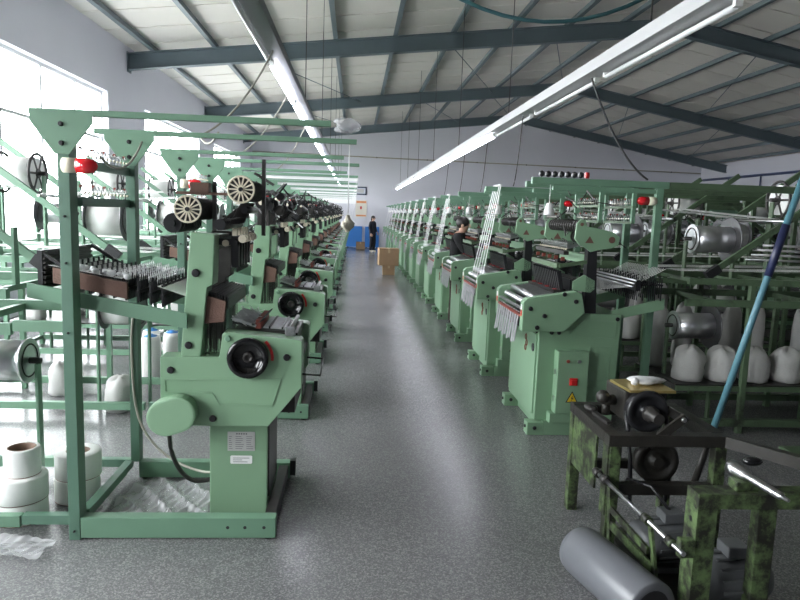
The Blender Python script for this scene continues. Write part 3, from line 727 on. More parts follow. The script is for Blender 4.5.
    rk = T.add('warp_rack', MB().box(2.26, 2.30, 0.05, 0.95, 1.20, 1.285).box(2.10, 2.30, 0.93, 0.95, 1.20, 1.26), 'black')
    for k in range(3): T.add('rack_rod', MB().cyl((2.25-0.016*k, 0.03, 1.285-0.024*k), (2.25-0.016*k, 0.95, 1.285-0.024*k), 0.007, 8), 'aluminium', rk)
    dr = MB()
    for i in range(5):
        for j in range(24):
            x = 2.28+i*0.05; yy = 0.07+j*0.037; dr.box(x, x+0.007, yy, yy+0.008, 1.12+0.02*((i*j) % 3), 1.28+0.02*((i+j) % 3))
        dr.box(2.275+i*0.05, 2.29+i*0.05, 0.06, 0.95, 1.24, 1.255)
    T.add('drop_wires', dr, 'black', rk, kind='stuff')
    ws = MB()
    for j in range(22): yy = 0.10+j*0.036; ws.bar((2.26, yy, 1.23), (1.87, yy, 1.19), 0.008, 0.002).bar((2.52, yy, 1.38), (2.26, yy, 1.24), 0.006, 0.002)
    T.add('warp_threads', ws, 'yarn', kind='stuff')
    # creel posts, rails, racks
    for i, yy in enumerate((0.32, 0.93)):
        po = T.add('creel_post', MB().box(2.495, 2.555, yy, yy+0.05, 0.0, 2.03), 'green_rail', bevel=0.003)
        T.add('top_rail', MB().box(1.62, 2.495, yy+0.01, yy+0.04, 1.985, 2.02), 'green_rail')
        T.add('top_rail', MB().box(1.44 if i == 0 else 1.55, 2.60, yy, yy+0.05, 2.03, 2.085), 'green_rail', bevel=0.003)
    for z in (1.86, 1.73):
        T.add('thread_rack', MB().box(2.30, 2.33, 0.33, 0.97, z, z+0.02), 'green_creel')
        T.add('thread_guides', guides(0.34, 0.96, 12, 2.315, z+0.02), GH, kind='stuff')
        T.add('thread_rack', MB().box(2.02, 2.05, 0.33, 0.97, z, z+0.02), 'green_creel', tiny=True)
        T.add('thread_guides', guides(0.34, 0.96, 12, 2.035, z+0.02), GH, kind='stuff', tiny=True)
    for x in (2.035, 2.315): T.add('rack_hanger', MB().box(x-0.015, x+0.015, 0.33, 0.36, 1.73, 2.03).box(x-0.015, x+0.015, 0.94, 0.97, 1.73, 2.03), 'green_rail')
    alarm_lamp(T, 2.50, 0.345, 1.925, -1)
    # hanging white cup and plug on the rail end
    T.add('hanging_cup', MB().lathe((1.60, 0.345, 1.88), (0, 0, -1), [(0, 0.004), (0.005, 0.025), (0.05, 0.035), (0.10, 0.045)], 14).cyl((1.60, 0.345, 1.88), (1.60, 0.345, 2.03), 0.003, 5), 'white')
    pg = MB()
    for k in range(7): pg.m(0).lathe((1.50+k*0.055, 0.345, 2.115), (1, 0, 0), [(0, 0.018), (0.02, 0.028), (0.04, 0.018)], 10)
    pg.m(1).lathe((1.885, 0.345, 2.115), (1, 0, 0), [(0, 0.026), (0.03, 0.026)], 10)
    T.add('cable_plug', pg, ['black', 'red'], tiny=True)
    for k in range(5):
        yy = 0.16+k*0.15
        T.add('long_ribbon', MB().bar((1.58, 0.20+k*0.085, 2.09), (1.42, yy, 1.09), 0.002, 0.028, up=(0, 1, 0)), 'ribbon')
    T.add('ribbon_hook', MB().cyl((1.58, 0.18, 2.095), (1.58, 0.55, 2.095), 0.012, 8), 'white')
    return T
PR, YR0, NR = 1.95, 5.07, 14
RT = inner_loom()
for i in range(NR):
    lab = ('green ribbon loom with grey ribbons hanging in front, next to the oily winding machine' if i == 0 else
           '%s green ribbon loom after the one next to the oily winding machine' % ORD[i-1])
    RT.place('ribbon_loom', lab, 'loom', 'looms of the creel-side row', (0, YR0+i*PR, 0), tiny=(i < 5), skip=(('long_ribbon', 'ribbon_hook') if i in (0, 2) else ())+(('cable_plug',) if i != 0 else ()))

# ------------------------------------------------------------------ creel stands and warp beams
def beam_tpl(L=0.34, r=0.115, R=0.20, spoked=False, full=True):
    """warp drum, axis x, centre at origin"""
    T = Tpl()
    if full: T.add('barrel', MB().lathe((-L/2, 0, 0), (1, 0, 0), [(0, r), (L, r)], 24), 'aluminium')
    else: T.add('wound_yarn', MB().lathe((-L/2, 0, 0), (1, 0, 0), [(0, r*1.3), (L, r*1.3)], 24), 'yarn')
    for s in (-1, 1):
        x = s*L/2
        if spoked:
            b = MB().torus((x, 0, 0), (1, 0, 0), R*0.95, 0.012, 28, 6).lathe((x-0.012, 0, 0), (1, 0, 0), [(0, 0.04), (0.024, 0.04)], 12)
            for k in range(6):
                a = PI*k/3; b.bar((x, 0, 0), (x, math.cos(a)*R*0.95, math.sin(a)*R*0.95), 0.018, 0.012, up=(1, 0, 0))
            T.add('flange', b, 'iron')
        else:
            Rf = r*1.12 if (full and s < 0) else R
            T.add('flange', MB().lathe((x-0.006, 0, 0), (1, 0, 0), [(0, Rf*0.98), (0.003, Rf), (0.009, Rf), (0.012, Rf*0.98)], 28), 'aluminium' if Rf < R else 'flange_dark')
            T.add('flange_ring', MB().torus((x+s*0.008, 0, 0), (1, 0, 0), Rf*0.72, 0.005, 24, 4), 'iron', tiny=True)
    T.add('axle', MB().cyl((-L/2-0.07, 0, 0), (L/2+0.07, 0, 0), 0.018, 10), 'iron')
    return T
BM_A, BM_Y, BM_S = beam_tpl(), beam_tpl(0.30, 0.11, 0.19, full=False), beam_tpl(0.28, 0.10, 0.17, spoked=True, full=False)

BEAR = [(0.30, 0.85, 0.34), (1.62, 0.85, 0.32), (0.40, 1.62, 0.34), (1.12, 1.98, 0.28), (1.72, 1.62, 0.34)]
def creel_stand(sgn, mats, top=True):
    """frame from the loom's creel posts outward (sgn = direction of x); local x from 0 to 2.15"""
    g, d = mats; T = Tpl()
    X = lambda x: sgn*x
    for yy in (0.02, 0.84):
        if top: T.add('top_rail', MB().box(X(-0.11), X(2.15), yy+0.2, yy+0.25, 2.03, 2.085), g, bevel=0.002)
        T.add('base_rail', MB().box(X(0), X(2.15), yy, yy+0.05, 0.06, 0.12), g, bevel=0.002)
        for x in (0.55, 1.33, 2.10): T.add('stand_post', MB().box(X(x), X(x+0.045), yy, yy+0.045, 0.0, 1.26 if x < 2 else 2.05), g, bevel=0.002)
        T.add('mid_rail', MB().box(X(0), X(2.15), yy-0.01, yy+0.02, 1.08, 1.14), g, bevel=0.002)
        T.add('upper_rail', MB().box(X(0.02), X(2.15), yy, yy+0.04, 1.26, 1.31), g)
        T.add('lower_rail', MB().box(X(0), X(2.15), yy+0.02, yy+0.05, 0.36, 0.40), g)
        T.add('slanting_arm', MB().bar((X(0.25), yy+0.08, 1.36), (X(1.55), yy+0.08, 2.30), 0.03, 0.05), g)
        T.add('arm_clamp', MB().bar((X(0.20), yy+0.08, 1.32), (X(0.30), yy+0.08, 1.395), 0.05, 0.07), 'black')
    for z, x in ((0.09, 2.10), (1.10, 0.32), (1.28, 2.1), (1.10, 1.27)): T.add('cross_rail', MB().box(X(x), X(x+0.04), 0.07, 0.84, z-0.02, z+0.02), g, tiny=True)
    for x, z, L in BEAR:
        for e in (-1, 1):
            xx = x+e*(L/2+0.05); b0 = 0.0 if z < 1 else 1.285
            if b0: T.add('bearing_rail', MB().box(X(xx-0.015), X(xx+0.015), 0.03, 0.87, b0-0.03, b0), g, tiny=True)
            T.add('bearing_post', MB().box(X(xx-0.008), X(xx+0.008), 0.425, 0.475, b0, z-0.0182), g)
    T.add('shelf', MB().box(X(0.0), X(2.13), 0.06, 0.86, 0.402, 0.414), 'iron')
    T.add('guide_rod', MB().cyl((X(0.80), 0.05, 1.795), (X(0.80), 0.97, 1.795), 0.012, 8), 'steel')
    ys = MB()
    for j in range(18):
        yy = 0.12+j*0.04
        if 0.38 < yy < 0.52: continue
        ys.bar((X(-0.02), yy, 1.36), (X(2.0), yy, 1.395), 0.006, 0.002).bar((X(-0.02), yy, 1.87), (X(0.80), yy, 1.812), 0.005, 0.002)
        if not top: ys.bar((X(0.05), yy, 1.062), (X(2.0), yy, 1.068), 0.014, 0.003)  # extra white strips, window side only, standing in for the bright haze
    T.add('yarn_sheet', ys, 'yarn', kind='stuff')
    return T
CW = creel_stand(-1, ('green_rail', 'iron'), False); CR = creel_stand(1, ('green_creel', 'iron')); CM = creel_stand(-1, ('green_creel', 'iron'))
def put_beams(x0, sgn, y0, i, side, full):
    lab = {'L': 'by the windows', 'R': 'beside the looms', 'M': 'of the second creel row'}[side]
    tt = ('A' if (i % 2 == 0 or side == 'R') else 'Y', 'Y', 'A' if side != 'L' else 'Y', 'S', 'A' if i % 2 == 0 else 'Y')
    spots = [(b[0], 0.45, b[1], t) for b, t in zip(BEAR, tt)]
    for k, (x, yy, z, t) in enumerate(spots):
        if (full < 1 and k == 1) or (side == 'L' and i == 0 and k == 2): continue
        T = {'A': BM_A, 'Y': BM_Y, 'S': BM_S}[t]
        lvl = 'low' if z < 1 else 'high'
        kind = {'A': 'bare silver drum', 'Y': 'drum of white yarn', 'S': 'spoked drum of white yarn'}[t]
        T.place('warp_drum', '%s %s on %s creel stand %s' % (kind, ('low inner', 'low outer', 'high inner', 'topmost', 'high outer')[k], ORD[i], lab), 'warp drum', 'warp drums %s' % lab, (x0+sgn*x, y0+yy, z), rz=PI if side == 'L' else 0, tiny=(i < 3))
for i in range(NL):
    CW.place('creel_stand', '%s green creel stand behind the window-side looms, counted from the stacked yarn rolls' % ORD[i], 'creel stand', 'creel stands by the windows', (-1.70, YL0+i*PL, 0), tiny=i < 5, skip=('shelf', 'yarn_sheet', 'lower_rail') if i == 0 else ('shelf', 'lower_rail') if i == 1 else ())
    put_beams(-1.70, -1, YL0+i*PL, i, 'L', i < 8)
for i in range(NR):
    y = YR0+0.1+i*PR
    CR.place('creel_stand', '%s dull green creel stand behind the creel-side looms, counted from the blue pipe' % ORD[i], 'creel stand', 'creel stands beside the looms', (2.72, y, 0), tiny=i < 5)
    put_beams(2.72, 1, y, i, 'R', i < 8)
for i in range(12):
    y = YR0+0.3+i*PR
    CM.place('creel_stand', '%s dull green creel stand of the second creel row, counted from the blue pipe' % ORD[i], 'creel stand', 'creel stands of the second row', (7.2, y, 0), tiny=i < 3)
    put_beams(7.2, -1, y, i, 'M', i < 4)

# rows added as a next aisle to darken that side, seen only between the creels
for i in range(12):
    y = YR0+0.3+i*PR
    RT.place('ribbon_loom', '%s green loom behind the second creel row, counted from the blue pipe' % ORD[i], 'loom', 'looms behind the second creel row', (9.85, y+0.97, 0), rz=PI, tiny=False, skip=('long_ribbon', 'ribbon_hook'))
    RT.place('ribbon_loom', '%s green loom across the next aisle, facing the second creel row' % ORD[i], 'loom', 'looms across the next aisle', (9.1, y, 0), tiny=False, skip=('long_ribbon', 'ribbon_hook'))
    CR.place('creel_stand', '%s dull green creel stand beyond the next aisle' % ORD[i], 'creel stand', 'creel stands beyond the next aisle', (11.82, y, 0), tiny=False)

# ------------------------------------------------------------------ the oily winding machine in the foreground
def winder():
    T = Tpl(); O = (1.62, 3.0, 0.0); sh = (-O[0], -O[1], 0)
    def add(n, mb, m, p=None, **k): return T.add(n, mb.shift(sh), m, p, **k)
    # headstock frame
    for x, y, z0 in ((1.375, 3.22, 0), (1.36, 3.76, 0), (1.94, 3.22, 0), (1.94, 3.76, 0)):
        add('frame_leg', MB().box(x-0.03, x+0.03, y-0.03, y+0.03, z0, 0.60), 'green_old', bevel=0.004)
    add('side_panel', MB().box(1.335, 1.347, 3.36, 3.80, 0.30, 0.60), 'green_old', bevel=0.002)
    add('side_panel', MB().box(1.337, 1.347, 3.20, 3.27, 0.22, 0.60), 'green_old', bevel=0.002)
    for a, c, e, f in ((1.33, 1.98, 3.18, 3.25), (1.33, 1.98, 3.73, 3.80), (1.33, 1.40, 3.25, 3.73), (1.91, 1.98, 3.25, 3.73)):
        add('top_rail', MB().box(a, c, e, f, 0.60, 0.66), 'oily', bevel=0.004)
    add('cross_bar', MB().box(1.40, 1.92, 3.20, 3.25, 0.33, 0.39), 'oily', bevel=0.003)
    add('cross_bar', MB().box(1.40, 1.92, 3.74, 3.79, 0.26, 0.31), 'oily', bevel=0.003)
    # gearbox with brass tray
    gb = add('gearbox', MB().box(1.50, 1.74, 3.42, 3.70, 0.66, 0.83), 'oily', bevel=0.015)
    tr = add('brass_tray', MB().prism([(1.51, 3.38), (1.765, 3.38), (1.75, 3.66), (1.49, 3.62)], 'z', 0.832, 0.846), 'brass', gb)
    rg = MB().ball((1.66, 3.53, 0.866), 0.10, 0.06, 0.022, 12, 6, fn=lambda a, b: 1+0.25*math.sin(3*a+1)).ball((1.575, 3.48, 0.872), 0.024, 0.02, 0.024, 8, 6)
    add('rag', rg, 'fluff', tr)
    add('valve', MB().cyl((1.47, 3.50, 0.76), (1.40, 3.48, 0.76), 0.03, 10).ball((1.40, 3.48, 0.78), 0.04, 0.04, 0.04, 10, 6).cyl((1.45, 3.55, 0.66), (1.45, 3.55, 0.74), 0.025, 8), 'oily', gb)
    add('spanner', MB().bar((1.385, 3.55, 0.668), (1.40, 3.36, 0.668), 0.03, 0.016).ball((1.39, 3.62, 0.675), 0.04, 0.06, 0.02, 8, 5), 'iron')
    # belt wheel, crank plate
    wh = add('belt_wheel', MB().lathe((1.61, 3.42, 0.73), (0, -1, 0), [(0, 0.11), (0.015, 0.118), (0.03, 0.105), (0.045, 0.118), (0.06, 0.11), (0.058, 0.085), (0.04, 0.075), (0.04, 0.035), (0.09, 0.03)], 28), 'black')
    add('hub', MB().lathe((1.61, 3.34, 0.73), (0, -1, 0), [(0, 0.045), (0.03, 0.045), (0.05, 0.03), (0.11, 0.03)], 16), 'iron', wh)
    cp = add('crank_plate', MB().bar((1.555, 3.21, 0.60), (1.74, 3.21, 0.755), 0.018, 0.045, up=(1, 0, -1)), 'oily')
    for x, z in ((1.568, 0.613), (1.725, 0.742)): add('bolt_head', MB().lathe((x, 3.202, z), (0, -1, 0), [(0, 0.014), (0.014, 0.012)], 8), 'steel', cp)
    lw = add('belt_wheel', MB().lathe((1.66, 3.36, 0.47), (0, -1, 0), [(0, 0.12), (0.05, 0.12), (0.05, 0.09), (0.03, 0.08), (0.03, 0.04), (0.07, 0.03)], 26), 'oily')
    add('drive_belt', MB().tube([(1.50, 3.39, 0.73), (1.545, 3.39, 0.45), (1.56, 3.39, 0.2)], 0.012, 6), 'black')
    add('drive_belt', MB().tube([(1.72, 3.39, 0.72), (1.78, 3.39, 0.46), (1.76, 3.39, 0.2)], 0.012, 6), 'black')
    # motors on the floor plate
    add('motor_plate', MB().box(1.45, 1.95, 2.50, 3.45, 0.0, 0.03), 'oily')
    def motor(x, y, r, L):
        m = add('motor', MB().lathe((x-L/2, y, 0.03+r+0.02), (1, 0.15, 0), [(0, r*0.5), (0.01, r*0.85), (0.05, r*0.95), (0.06, r), (L-0.08, r), (L-0.06, r*1.02), (L-0.02, r*0.9), (L, r*0.55)], 24).box(x-L/2+0.06, x+L/2-0.1, y-r*0.8, y+r*0.8, 0.03, 0.06), 'motor_grey')
        fi = MB()
        for k in range(16):
            a = 2*PI*k/16; d = Vector((0, math.cos(a), math.sin(a))); c = Vector((x-L/2+0.08, y, 0.05+r)); e = Vector((x+L/2-0.1, y+0.15*(L-0.18), 0.05+r))
            fi.bar(c+d*(r+0.004), e+d*(r+0.004), 0.006, 0.012, up=d.cross(Vector((1, 0, 0))))
        add('cooling_fins', fi, 'motor_grey', m, kind='stuff')
        add('terminal_box', MB().box(x-0.05, x+0.05, y-0.05, y+0.05, 0.05+2*r, 0.10+2*r), 'motor_grey', m, bevel=0.006)
    motor(1.62, 3.05, 0.11, 0.34); motor(1.73, 2.68, 0.12, 0.36)
    add('motor_cable', MB().tube([(1.62, 3.05, 0.31), (1.56, 3.15, 0.40), (1.50, 3.3, 0.38), (1.47, 3.4, 0.2)], 0.009, 6), 'black')
    # tailstock frame
    pa = add('frame_leg', MB().box(1.445, 1.455, 2.50, 2.60, 0.0, 0.58).box(1.455, 1.53, 2.50, 2.51, 0.0, 0.58), 'green_old')
    for z in (0.52, 0.44, 0.36): add('bolt_hole', MB().lathe((1.4445, 2.55, z), (-1, 0, 0), [(0, 0.012), (0.002, 0.012)], 10), 'black', pa)
    add('frame_leg', MB().box(1.725, 1.805, 2.52, 2.58, 0.0, 0.58), 'green_old', bevel=0.004)
    add('frame_leg', MB().box(2.36, 2.43, 2.62, 2.68, 0.0, 0.58), 'green_old', bevel=0.004)
    add('top_rail', MB().box(1.445, 2.45, 2.50, 2.60, 0.58, 0.645), 'green_old', bevel=0.004)
    add('top_rail', MB().bar((1.95, 3.22, 0.63), (2.42, 2.66, 0.61), 0.05, 0.06), 'oily')
    sp = add('spindle', MB().lathe((1.655, 2.64, 0.712), (0.19, -1, -0.06), [(0, 0.034), (0.035, 0.034), (0.04, 0.028), (0.09, 0.028), (0.095, 0.017), (0.27, 0.017), (0.275, 0.010), (0.31, 0.007)], 18), 'steel')
    add('spindle_block', MB().box(1.62, 1.72, 2.53, 2.60, 0.645, 0.685), 'green_old', bevel=0.006)
    add('handle', MB().ball((1.735, 2.62, 0.745), 0.045, 0.03, 0.02, 12, 6), 'black_gloss', sp)
    # tension rod and hanging ladder
    add('tension_rod', MB().cyl((1.31, 3.30, 0.43), (1.385, 2.47, 0.40), 0.011, 12), 'steel')
    for t in (0.02, 0.12, 0.62, 0.86):
        x, y, z = 1.31+0.075*t, 3.30-0.83*t, 0.43-0.03*t
        add('rod_collar', MB().lathe((x, y, z), (0.09, -1, -0.036), [(0, 0.022), (0.045, 0.022)], 12), 'green_old' if t > 0.5 else 'iron')
    add('ladder_upright', MB().bar((1.33, 3.13, 0.42), (1.35, 3.13, 0.10), 0.012, 0.035, up=(0, 1, 0)), 'green_old')
    add('ladder_upright', MB().bar((1.375, 2.76, 0.40), (1.425, 2.74, 0.06), 0.012, 0.035, up=(0, 1, 0)), 'green_old')
    add('ladder_rung', MB().bar((1.335, 3.12, 0.30), (1.375, 2.76, 0.26), 0.012, 0.035), 'green_old')
    add('ladder_rung', MB().bar((1.345, 3.12, 0.21), (1.405, 2.76, 0.17), 0.012, 0.045), 'green_old')
    add('rod_bracket', MB().box(1.38, 1.445, 2.49, 2.53, 0.37, 0.45), 'green_old', bevel=0.006)
    T.place('winding_machine', 'oily green and black winding machine with motors and belt wheel beside grey cylinder', 'machine', loc=O)
winder()
o = single('grey_cylinder', MB().lathe((0, 0, 0), (0, 1, 0), [(0, 0.085), (0.0, 0.118), (0.008, 0.122), (0.50, 0.122), (0.535, 0.115), (0.55, 0.09), (0.552, 0.02)], 32), 'grey_drum', 'smooth grey metal cylinder lying on the floor by the winding machine', 'cylinder', loc=(1.298, 2.52, 0.123), rz=math.radians(15))
link('end_recess', MB().lathe((0, 0.001, 0), (0, -1, 0), [(0, 0.085), (0.002, 0.085)], 24).mesh('end_recess', 'black'), o)

# blue pipe leaning by the winding machine
T = Tpl()
d = Vector((0.70, 0.10, 2.45)); p0 = Vector((2.33, 4.12, 0.0))
T.add('pipe', MB().cyl((0, 0, 0.0), d, 0.022, 14), 'pipe_blue')
T.add('tape_wrap', MB().cyl(d*0.58, d*0.72, 0.026, 14), 'tape_navy')
T.add('dark_foot', MB().cyl(d*0.0, d*0.13, 0.024, 14), 'oily')
T.add('end_cap', MB().lathe(d*0.93, d, [(0, 0.028), (0.03, 0.034), (0.08, 0.034), (0.09, 0.02)], 14), 'white')
T.place('blue_pipe', 'long blue pipe leaning by the winding machine, wrapped with dark tape', 'pipe', loc=p0)

# rack of four steel rods by the pipe
T = Tpl()
for k in range(4): T.add('steel_rod', MB().cyl((-0.38-0.04*k, 0.0, 1.615-0.035*k), (0.75, 0.0, 1.615-0.035*k-0.01), 0.008, 8), 'steel')
T.add('rack_post', MB().box(0.15, 0.20, 0.012, 0.06, 0, 1.66), 'green_creel', bevel=0.003)
T.add('rack_post', MB().box(0.70, 0.75, 0.012, 0.06, 0, 1.66), 'green_creel', bevel=0.003)
T.add('rack_foot', MB().box(0.10, 0.80, -0.2, 0.27, 0, 0.03), 'green_creel')
T.place('rod_rack', 'upright rack holding four bare steel rods, beside the blue pipe', 'rack', loc=(3.30, 4.55, 0))

# ------------------------------------------------------------------ light rails
def light_rail(x, lit, off, cm, label, dx):
    T = Tpl(); z = 2.9; y0, y1 = -0.8, 31.5
    T.add('channel', MB().box(-0.055, 0.055, 0, y1-y0, 0.0, 0.085).box(-0.07, 0.07, 0, y1-y0, -0.012, 0.0), cm)
    y = 0.25; k = 0
    while y+1.9 < y1-y0:
        T.add('tube_holder', MB().box(dx-0.02, dx+0.02, y-0.03, y, -0.05, -0.012), 'white', tiny=False)
        T.add('fluorescent_tube', MB().cyl((dx, y, -0.045), (dx, y+1.75, -0.045), 0.017, 12), 'tube_lit' if k not in off else 'tube_off', label=None)
        T.add('tube_holder', MB().box(dx-0.02, dx+0.02, y+1.75, y+1.78, -0.05, -0.012), 'white')
        if k % 2 == 0: T.add('suspension_wire', MB().cyl((0, y+0.9, 0.085), (0, y+0.9, zc(x)-z-0.02), 0.006, 6), 'iron')
        y += 1.98; k += 1
    T.place('light_rail', label, 'light', loc=(x, y0, z))
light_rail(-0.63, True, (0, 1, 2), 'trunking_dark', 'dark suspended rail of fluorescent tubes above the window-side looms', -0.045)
light_rail(1.86, True, (0, 1, 2, 3, 4), 'trunking', 'pale suspended rail of fluorescent tubes above the creel-side looms', 0.05)

# ------------------------------------------------------------------ hoses and cables overhead
def sag(a, b, s, n=14):
    a, b = Vector(a), Vector(b)
    return [a.lerp(b, i/n)-Vector((0, 0, s*4*(i/n)*(1-i/n))) for i in range(n+1)]
single('blue_hose', MB().tube([(-0.6, 6.0, zc(-0.6)-0.15)]+sag((0.3, 6.0, 3.95), (3.0, 6.2, 4.05), 0.5)+[(3.9, 6.2, zc(3.9)-0.15)], 0.018, 8), 'hose_blue', 'dark blue hose sagging from the roof across the aisle', 'hose')
single('power_cable', MB().tube(sag((1.86, 5.35, 2.877), (2.42, 5.42, 2.10), 0.12), 0.008, 6), 'wire', 'black power cable running from pale light rail to the nearest creel rail', 'cable')
for k in range(1, 5):
    single('power_cable', MB().tube(sag((1.84, 5.5+PR*k, 2.879), (1.75, 5.40+PR*k, 2.097), 0.15), 0.006, 6), 'wire', 'thin cable hanging from pale light rail to the %s loom after the winding machine' % ORD[k], 'cable', 'cables from pale light rail')
single('white_cable', MB().tube(sag((-0.62, 5.0, 2.879), (-1.05, 4.6, 2.22), 0.10)+sag((-1.05, 4.6, 2.22), (-0.85, 4.22, 2.205), 0.06, 6), 0.007, 6), 'cable_grey', 'pale cable drooping from dark light rail to the loom rail', 'cable')
for k, (a, c) in enumerate((((-1.28, 4.13, 2.12), (-1.28, 3.47, 1.98)), ((-1.1, 6.2, 2.21), (-0.62, 6.4, 2.879)), ((-1.0, 8.3, 2.21), (-0.62, 8.6, 2.879)))):
    single('power_cable', MB().tube(sag(a, c, 0.10), 0.007, 6), 'cable_grey', 'grey cable %s' % ('looping between the posts of the spoked-wheel loom', 'rising to dark light rail from the second window-side loom', 'rising to dark light rail from the third window-side loom')[k], 'cable')

# ------------------------------------------------------------------ sacks, rolls and packages
def sack_mesh(seed, r, h):
    rn = random.Random(seed); ph = [rn.uniform(0, 6.28) for _ in range(6)]; n, L = 16, 9; b = MB(); pr = []
    vs = []; fs = []
    prof = [(0.0, 0.80), (0.03, 0.95), (0.2, 1.0), (0.45, 0.97), (0.65, 1.0), (0.82, 0.93), (0.92, 0.72), (0.98, 0.40), (1.0, 0.15)]
    for t, k in prof:
        for i in range(n):
            a = 2*PI*i/n; q = k*(1+0.07*math.sin(2*a+ph[0])+0.05*math.sin(5*a+ph[1]+4*t)+0.04*math.sin(9*t*3+ph[2]+a))
            vs.append((r*q*math.cos(a), r*q*math.sin(a), h*t+(0.02*math.sin(3*a+ph[3]) if t > 0.8 else 0)))
    for j in range(len(prof)-1):
        for i in range(n): fs.append((j*n+i, j*n+(i+1) % n, (j+1)*n+(i+1) % n, (j+1)*n+i))
    fs.append(tuple(range(n))[::-1]); fs.append(tuple(range((len(prof)-1)*n, len(prof)*n)))
    b._add(vs, fs, True)
    return b.mesh('white_sack', 'sack')
SM = [sack_mesh(i, 0.122, 0.29) for i in range(4)]; TM = [sack_mesh(10+i, 0.086, 0.60) for i in range(3)]
def sack(me, loc, lab, grp, name='white_sack'):
    o = setp(link(name, me), lab, 'sack', grp); o.location = loc; o.rotation_euler.z = random.uniform(0, 6)
for i in range(5):
    y = YR0+0.1+i*PR
    for k in range(6):
        sack(SM[(i+k) % 4], (2.90+k*0.29, y+0.215, 0.415), 'squat white plastic sack on the shelf of the %s creel stand beside the looms' % ORD[i], 'squat sacks on creel shelf %d' % (i+1))
    for k in range(8):
        if k in (2, 5): continue
        sack(TM[(i+k) % 3], (2.86+k*0.235, y+0.742, 0.415), 'tall white plastic sack on the shelf of the %s creel stand beside the looms' % ORD[i], 'tall sacks on creel shelf %d' % (i+1))
for i in range(5):
    y = YL0+i*PL
    for k in range(4):
        if i == 0: continue
        sack(SM[(i+k) % 4], (-1.70-(0.26, 0.95, 1.65, 1.90)[k], y+(0.228, 0.70, 0.70, 0.228)[k], 0.415 if i > 1 else 0.0), 'white plastic sack %s the %s creel stand by the windows' % ('on the shelf of' if i > 1 else 'on the floor inside', ORD[i]), 'sacks on window creel shelf %d' % (i+1))

def roll(r, h, core, loc, lab, grp, name='yarn_roll', band=True):
    T = Tpl()
    T.add('wound_yarn', MB().lathe((0, 0, 0), (0, 0, 1), [(0, r*0.97), (0.006, r), (h-0.006, r), (h, r*0.97), (h, core+0.004)], 40, caps=False), 'yarn')
    c = T.add('paper_core', MB().lathe((0, 0, 0), (0, 0, 1), [(0, core), (0.0, core+0.005), (h-0.0005, core+0.005), (h-0.0005, core-0.003), (0.0, core-0.003)], 32, caps=False), 'core_brown')
    if band: T.add('edge_band', MB().lathe((0, 0, -0.0), (0, 0, 1), [(0, r*0.80), (0.0, r*0.985), (0.006, r*0.985)], 40, caps=False), 'maroon')
    T.place(name, lab, 'yarn roll', grp, loc)
RS = 'stacked yarn rolls on the floor'
rx, ry = -1.81, 3.625
roll(0.135, 0.115, 0.06, (rx, ry, 0.0), 'wide white yarn roll at the bottom of the front stack', RS)
roll(0.138, 0.135, 0.06, (rx, ry, 0.116), 'wide white yarn roll in the middle of the front stack', RS)
roll(0.092, 0.15, 0.068, (rx+0.01, ry+0.01, 0.253), 'narrow white yarn roll with brown core on top of the front stack', RS)
roll(0.125, 0.14, 0.062, (rx+0.20, ry+0.26, 0.0), 'white yarn roll at the bottom of the rear stack of two', RS)
roll(0.128, 0.15, 0.062, (rx+0.205, ry+0.265, 0.141), 'white yarn roll with brown core on top of the rear stack of two', RS)

def package(loc, lab, h=0.36, r=0.085):
    T = Tpl()
    T.add('wound_yarn', MB().lathe((0, 0, 0), (0, 0, 1), [(0, r*0.95), (0.015, r), (h-0.05, r*0.92), (h-0.01, r*0.82), (h, r*0.5)], 24), 'yarn')
    T.add('blue_cap', MB().lathe((0, 0, h-0.012), (0, 0, 1), [(0, r*0.70), (0.016, r*0.62), (0.022, r*0.3), (0.03, r*0.25)], 20), 'blue_cap', label='blue plastic cap')
    T.place('thread_package', lab, 'thread spool', 'white thread packages with blue caps', loc)
package((-2.03, 6.72, 0.0), 'white thread package with blue cap, foremost of three on the floor', 0.44, 0.10)
package((-1.88, 6.95, 0.0), 'white thread package with blue cap, beside the white plastic sack', 0.44, 0.095)
package((-2.12, 7.05, 0.0), 'white thread package with blue cap, behind the other two', 0.44, 0.10)
sack(SM[1], (-1.62, 6.95, 0.0), 'white plastic sack on the floor beside the blue-capped thread packages', None)

# clear plastic film on the floor under the near loom
def film(x0, x1, y0, y1):
    def fn(u, v):
        x = x0+(x1-x0)*u+0.015*math.sin(9*v); y = y0+(y1-y0)*v+0.015*math.sin(11*u)
        z = 0.018+0.010*(math.sin(13*x*2+9*v)+math.sin(27*v-31*x+1)+math.sin(31*x*y+3)+0.6*math.sin(40*x-40*y))/3.6+0.018*abs(math.sin(9*x+14*y+2*math.sin(6*x)))**9
        return (x, y, z)
    return fn
single('plastic_film', MB().grid(film(-1.34, -0.80, 3.46, 4.10), 80, 90), 'film', 'crumpled clear plastic film on the floor between the rails of the spoked-wheel loom', 'plastic sheet')
single('plastic_film', MB().grid(film(-2.35, -1.50, 3.14, 3.34), 110, 26), 'film', 'narrow strip of clear plastic film on the floor in front of the yarn rolls', 'plastic sheet')

